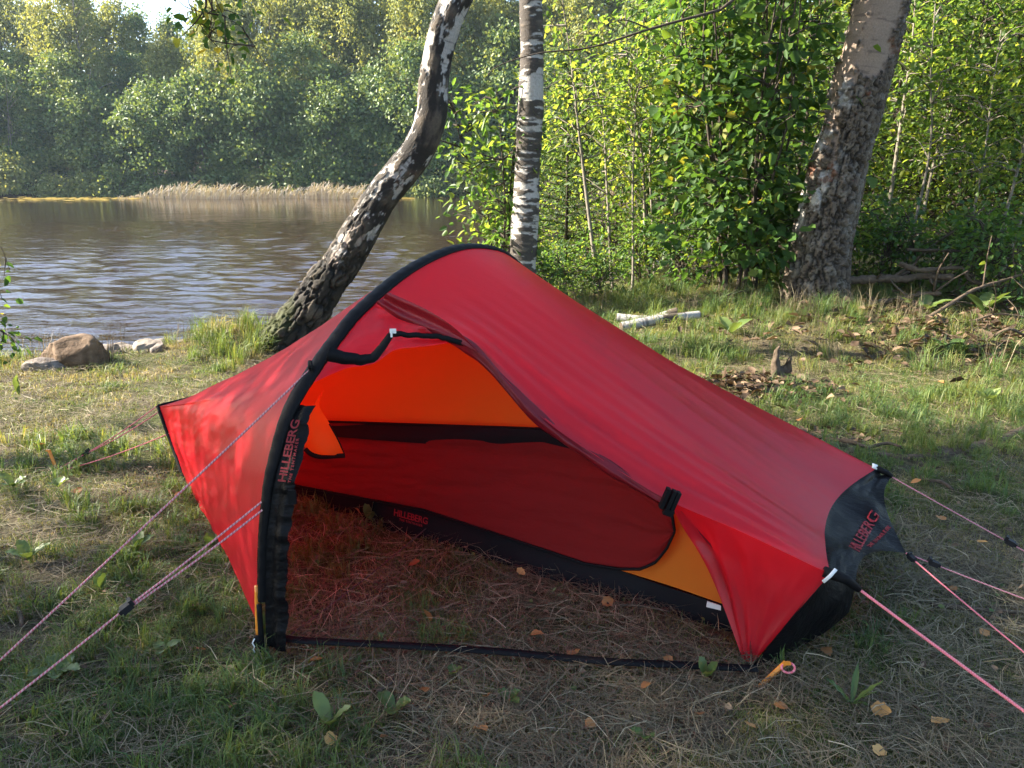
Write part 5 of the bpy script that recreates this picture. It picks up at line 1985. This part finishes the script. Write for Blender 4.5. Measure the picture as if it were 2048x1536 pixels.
tall_c = tuft_coll('tall_grass', None, [
    (dict(n=70, rad=.10, hmin=.15, hmax=.42, w=.006, bend=.9), M_GRASS, (.35, .95)),
    (dict(n=50, rad=.12, hmin=.12, hmax=.34, w=.006, bend=1.2), M_GRASS, (.10, .6)),
    (dict(n=26, rad=.14, hmin=.3, hmax=.62, w=.004, bend=.6), M_STRAW, (.1, .7)),
])
cl = []
for px, Y, sx, sy, n_ in [(1560, 7.6, .35, .25, 26), (1640, 7.7, .5, .25, 34), (1730, 7.6, .4, .3, 22), (1440, 7.9, .45, .25, 24), (1330, 8.6, .5, .3, 26), (1200, 8.8, .5, .3, 22), (1180, 8.2, .3, .3, 8), (1780, 6.2, .25, .25, 9),
                          (435, 6.8, .20, .2, 34), (500, 6.6, .15, .2, 14), (20, 6.2, .4, .2, 12), (1980, 6.6, .6, .4, 18), (1840, 7.3, .6, .4, 24), (2040, 5.6, .3, .4, 8), (1500, 6.6, .6, .4, 12), (2000, 6.0, .4, .2, 4)]:
    p = gp(px, Y)
    cl.append(np.c_[p[0] + rng.normal(size=n_) * sx, p[1] + rng.normal(size=n_) * sy])
cl = np.vstack(cl)
cl = cl[keep(cl[:, 0], cl[:, 1])]
x, y = cl[:, 0], cl[:, 1]
pts = np.stack([x, y, gz(x, y) - .01], 1)
rot = np.stack([rng.normal(size=len(x)) * .12, rng.normal(size=len(x)) * .12, rng.random(len(x)) * 6.28], 1)
scatter('tall_grass', 'taller grass tufts at the forest edge and on the grassy hump', 'grass', tall_c, pts, rot, rng.uniform(.35, .8, len(x)), rng.choice([0, 0, 0, 1, 1, 2], len(x)))


def litter(name, label, cx, cy, sx, sy, n, L, mat, seed, lift=.03):
    rg = np.random.default_rng(seed)
    x, y = cx + rg.normal(size=n) * sx, cy + rg.normal(size=n) * sy
    c = np.stack([x, y, gz(x, y) + rg.random(n) * lift + .008], 1)
    d = np.c_[rg.normal(size=(n, 2)), rg.normal(size=n) * .35]
    nn = np.c_[rg.normal(size=(n, 2)) * .5, np.ones(n)]
    V, F, t = leaves_np(c, d, nn, L * rg.uniform(.6, 1.3, n), L * .6 * rg.uniform(.6, 1.2, n), .25, rg.random(n), .15)
    add(name, mesh_np(name, V, F, t), mat, None, kind='stuff', label=label, category='leaf litter')


p = gp(1545, 5.45)
litter('leaf_litter', 'heap of curled brown leaves beside the broken stump', p[0] - .12, p[1] + .02, .33, .15, 330, .085, M_LITTER, 31, .07)
p = gp(1930, 7.0)
litter('leaf_litter', 'brown leaves under the fallen branches at the right', p[0], p[1], .9, .55, 900, .10, M_LITTER, 32, .10)
p = gp(1740, 4.4)
litter('leaf_litter', 'dark twigs and leaves behind the near end of the tent', p[0] - .2, p[1] + .02, .3, .10, 160, .05, M_LITTER, 33, .02)

# crumbs of dead leaf and tiny ground-cover leaves all over the lawn
for nm, lab, cat_, mat_, n_, l0, l1, sd_ in (('leaf_crumbs', 'small brown leaf crumbs strewn over the whole lawn', 'leaf litter', M_LITTER, 1500, .010, .030, 61),
                                            ('ground_cover', 'tiny round green leaves of low herbs in the lawn', 'ground cover', M_WEED, 1800, .012, .028, 62)):
    rgc = np.random.default_rng(sd_)
    x, y = field(rgc, n_, 1.3, 6.0, 1.3)
    ok = keep(x, y)
    if nm == 'ground_cover':
        ok &= fbm(np.stack([x * 2.2, y * 2.2, np.zeros(len(x))], 1), 3) > .5
    x, y = x[ok], y[ok]
    k = len(x)
    c = np.stack([x, y, gz(x, y) + rgc.uniform(.012, .045, k)], 1)
    V, F, t = leaves_np(c, np.c_[rgc.normal(size=(k, 2)), rgc.normal(size=k) * .3], np.c_[rgc.normal(size=(k, 2)) * .5, np.ones(k)], rgc.uniform(l0, l1, k), rgc.uniform(l0, l1, k) * .75, .2, rgc.random(k), .1)
    add(nm, mesh_np(nm, V, F, t), mat_, None, kind='stuff', label=lab, category=cat_)

# ------------------------------------------------------------------ weeds with broad leaves
def weed(label, loc, leaves, L, W, rise, seed, mat=None, group=None, tint=.6):
    rg = np.random.default_rng(seed)
    o = thing('broadleaf_weed', label, 'weed', loc, group)
    for k in range(leaves):
        a = k * 2.4 + rg.normal() * .3
        m = 9
        s = np.linspace(0, 1, m)
        l_ = L * rg.uniform(.75, 1.15)
        ri = rise * rg.uniform(.7, 1.2)
        cx_ = np.stack([np.cos(a) * s * l_ * math.cos(ri), np.sin(a) * s * l_ * math.cos(ri), s * l_ * math.sin(ri) - .35 * l_ * s ** 2.2 * (1.2 - math.sin(ri)) + .008], 1)
        wv = W * .5 * np.sin(math.pi * np.clip(s * .93 + .05, 0, 1)) ** .85
        wv[-1] = .0005
        sd = np.array([-math.sin(a), math.cos(a), 0])
        rows = [cx_ + sd * (wv * q)[:, None] + np.array([0, 0, 1]) * (abs(q) * wv * .35 + .003 * np.sin(s * 20 + q))[:, None] for q in (-1, -.5, 0, .5, 1)]
        V = np.stack(rows, 1).reshape(-1, 3)
        add('leaf', mesh_np('weed_leaf', V, grid_faces(m, 5), np.full(len(V), tint + rg.normal() * .15)), mat or M_WEED, o)
    return o


def on_lawn(px, py):
    p = at_z(px, py, 0.0)
    return (p[0], p[1], gz1(p[0], p[1]))


for k, (px, py, n, L, W, rise, t, lab) in enumerate([
        (660, 1470, 3, .11, .05, .8, .8, 'pale upright leaves with white midrib, lowest in the foreground'),
        (788, 1440, 3, .08, .05, .6, .45, 'dull green weed right of the pale leaves in the foreground'),
        (530, 1290, 3, .10, .055, 1.2, .55, 'upright green leaves against the orange pole end'),
        (205, 1190, 2, .08, .05, 1.0, .6, 'single round green leaf pair between the guy lines'),
        (120, 1365, 5, .10, .05, .5, .75, 'pale leafy weed below the left guy lines'),
        (60, 1130, 5, .11, .05, .6, .8, 'bluish leafy weed at the left picture edge'),
        (30, 985, 4, .10, .06, .6, .85, 'pale grey-green weed in the sun at the left edge'),
        (118, 985, 4, .09, .05, .6, .85, 'pale weed just below the far end peg'),
        (425, 1105, 3, .09, .05, .8, .6, 'weed beside the red sheet under the lower guy line'),
        (275, 1110, 4, .10, .05, .7, .6, 'weed in the grass between the upper guy line and the tent'),
        (740, 1050, 3, .10, .05, 1.1, .3, 'weed inside the porch at the foot of the inner tent'),
        (1410, 1375, 3, .07, .045, .8, .4, 'small weed growing at the doorway strap by the near corner'),
        (1015, 1420, 3, .06, .035, .6, .55, 'tiny weed in the middle of the foreground'),
        (905, 1370, 3, .05, .03, .6, .5, 'tiny weed just below the doorway strap'),
        (1700, 1430, 6, .13, .02, .7, .5, 'narrow-leaved weed in the right foreground'),
        (1975, 815, 5, .13, .07, .9, 1.0, 'yellow-green sunlit weed at the right picture edge'),
        (1290, 1500, 3, .05, .03, .5, .5, 'small weed at the bottom right of centre'),
        (330, 1320, 4, .07, .04, .5, .7, 'pale low weed in the sun spot at lower left'),
        (40, 800, 3, .16, .04, 1.1, 1.0, 'bright yellow-green leaves in the sun at the far left'),
        (1460, 690, 5, .28, .12, .6, .8, 'light green leafy plant at the edge of the sunny grass'),
        (1840, 660, 6, .30, .14, .5, .6, 'leafy plant under the fallen branches, left of two'),
        (1960, 660, 6, .34, .15, .6, .7, 'leafy plant under the fallen branches, right of two'),
        (1900, 720, 6, .26, .11, .5, .6, 'low leafy plant before the fallen branches')]):
    wl = on_lawn(px, py)
    weed(lab, (wl[0], wl[1], wl[2] + .022), n, L * .95, W * .9, min(1.3, rise * 1.25), 300 + k, None, 'weeds in the grass', t)

# ------------------------------------------------------------------ single fallen leaves and sticks
rg = np.random.default_rng(404)
dead_mesh = []
for k in range(6):
    m = 8
    s = np.linspace(0, 1, m)
    wv = .40 * np.sin(math.pi * s ** .8) ** .8 * (1 + .18 * np.sin(s * 19 + k))
    wv[0] = wv[-1] = .01
    rows = [np.stack([s, q * wv, .22 * abs(q) * wv + .10 * np.sin(s * 3.1 + k) + .04 * q * np.sin(5 * s + k)], 1) for q in (-1, -.5, 0, .5, 1)]
    V = np.stack(rows, 1).reshape(-1, 3) - np.array([.5, 0, 0])
    me = mesh_np('fallen_leaf', V, grid_faces(m, 5), np.full(len(V), (.15, .4, .6, .8, .95, .3)[k]))
    me.materials.append(M_DEAD)
    dead_mesh.append(me)
TONE = ['dark brown', 'brown', 'tan', 'orange', 'yellow', 'reddish brown']
for px, py, k, s, where in [
        (663, 1503, 4, 27, 'below the pale upright leaves at the bottom'), (960, 1490, 1, 32, 'at the bottom, left of centre'), (1500, 1482, 3, 26, 'at the bottom, right of centre'), (1758, 1447, 3, 34, 'in the right foreground near the narrow weed'),
        (1875, 1475, 2, 32, 'on bare soil at the lower right'), (1755, 1530, 4, 30, 'at the very bottom on the right'), (1145, 1328, 3, 28, 'on the doorway strap'), (848, 1408, 1, 24, 'below the middle of the strap, left'),
        (975, 1420, 0, 22, 'below the strap near the tiny weed'), (1075, 1290, 1, 24, 'in the porch near the strap'), (1042, 1165, 3, 18, 'in the middle of the porch'), (830, 1150, 5, 22, 'in the red light of the porch'),
        (855, 1255, 5, 26, 'in the porch left of centre, near the strap'), (1215, 1225, 5, 24, 'in the porch before the yellow cloth'), (718, 1045, 5, 20, 'in the porch at the foot of the inner tent'), (1335, 1345, 2, 22, 'just outside the strap near the tied door'),
        (110, 1375, 3, 26, 'in the sun spot at the lower left'), (405, 1325, 1, 20, 'in the grass left of the pole end'), (635, 1345, 5, 24, 'just outside the near pole foot'), (540, 1160, 0, 18, 'against the sheet near the pole end'),
        (160, 1005, 5, 20, 'in the grass below the far end peg'), (190, 1420, 1, 18, 'between the lower guy line and the bottom edge'), (1880, 1050, 2, 22, 'right of the vent hood'), (1560, 1440, 5, 26, 'below the near corner peg, on the right'),
        (1290, 1400, 1, 22, 'below the right half of the strap'), (1650, 1330, 0, 24, 'under the black end wall'), (1900, 1200, 1, 20, 'between the guy lines at the near end'), (1965, 1290, 2, 22, 'at the right edge below the thin guy line'),
        (1395, 1460, 0, 24, 'in the right half of the foreground'), (1180, 1480, 1, 22, 'at the bottom in the middle'), (470, 1440, 0, 18, 'in the lower left foreground grass'), (770, 1500, 5, 20, 'at the bottom between the weeds'),
        (1600, 850, 1, 16, 'in the sun behind the roof of the tent'), (1690, 790, 3, 15, 'in the sunny grass right of the stump'), (1880, 780, 1, 16, 'in the sunny grass near the yellow-green weed'), (1960, 1100, 3, 20, 'beside the runner at the right edge'),
        (80, 905, 5, 18, 'behind the far end peg'), (360, 1010, 5, 16, 'beside the far end of the tent'), (1830, 975, 2, 20, 'behind the vent hood by the root')]:
    loc = np.array(on_lawn(px, py))
    dep = (loc - _C) @ _F
    o = add('fallen_leaf', dead_mesh[k], None, None, tuple(loc + [0, 0, .042 if dep < 3 else .05]), label='%s fallen leaf %s' % (TONE[k], where), category='leaf', group='single fallen leaves')
    sc = s * dep / FPX * 1.15
    o.scale = (sc, sc, sc)
    o.rotation_euler = (rg.normal() * .35, rg.normal() * .35, rg.random() * 6.28)

for k, (a, b, r, lab) in enumerate([((755, 1405), (775, 1370), .006, 'short brown stick in the foreground, left of centre'), ((800, 1412), (860, 1435), .010, 'pale broken stick beside the dull green weed'),
                                    ((1690, 1400), (1720, 1450), .004, 'thin curved stalk in the right foreground'), ((38, 1230), (45, 1265), .010, 'short grey stick at the left edge below the guy line'),
                                    ((1230, 1225), (1340, 1240), .005, 'thin stick before the yellow inner cloth'), ((1860, 1225), (2030, 1240), .010, 'dark stick between the guy lines at the right'),
                                    ((1650, 885), (1740, 905), .016, 'pale dry stick beside the tent ridge'), ((1840, 965), (1905, 985), .012, 'pale stick behind the vent hood'), ((1100, 1420), (1135, 1412), .006, 'small dark stick in the middle foreground'),
                                    ((1730, 905), (1800, 915), .012, 'grey stick lying by the root')]):
    A_, B_ = np.array(on_lawn(*a)), np.array(on_lawn(*b))
    up = np.array([0, 0, .03])
    o = thing('stick', lab, 'stick', tuple(A_), 'sticks in the grass')
    g = Geo()
    m_ = (B_ - A_) * .5 + rg.normal(size=3) * .012
    P = spline([up, up + m_, up + B_ - A_], 12)
    g.tube(P, np.linspace(r, r * .6, 12) * (1 + .12 * rg.normal(size=12)), 7)
    add('wood', g.mesh('stick'), M_DEADWOOD, o)

# ------------------------------------------------------------------ morning haze over the lake
hz_m, N, L, P_, O_ = new_mat('thin morning haze')
N.remove(P_)
pv = N.new('ShaderNodeVolumePrincipled')
pv.inputs['Color'].default_value = (0.62, 0.80, 1.0, 1)
pv.inputs['Density'].default_value = 0.00028
pv.inputs['Anisotropy'].default_value = 0.3
L.new(pv.outputs[0], O_.inputs['Volume'])
g = Geo()
g.box(np.array([0, 88.0, 14.0]), np.array([144.0, 118.0, 18.0]))
add('haze', g.mesh('haze', False), hz_m, kind='stuff', label='thin bluish morning haze in the air over the lake', category='haze')
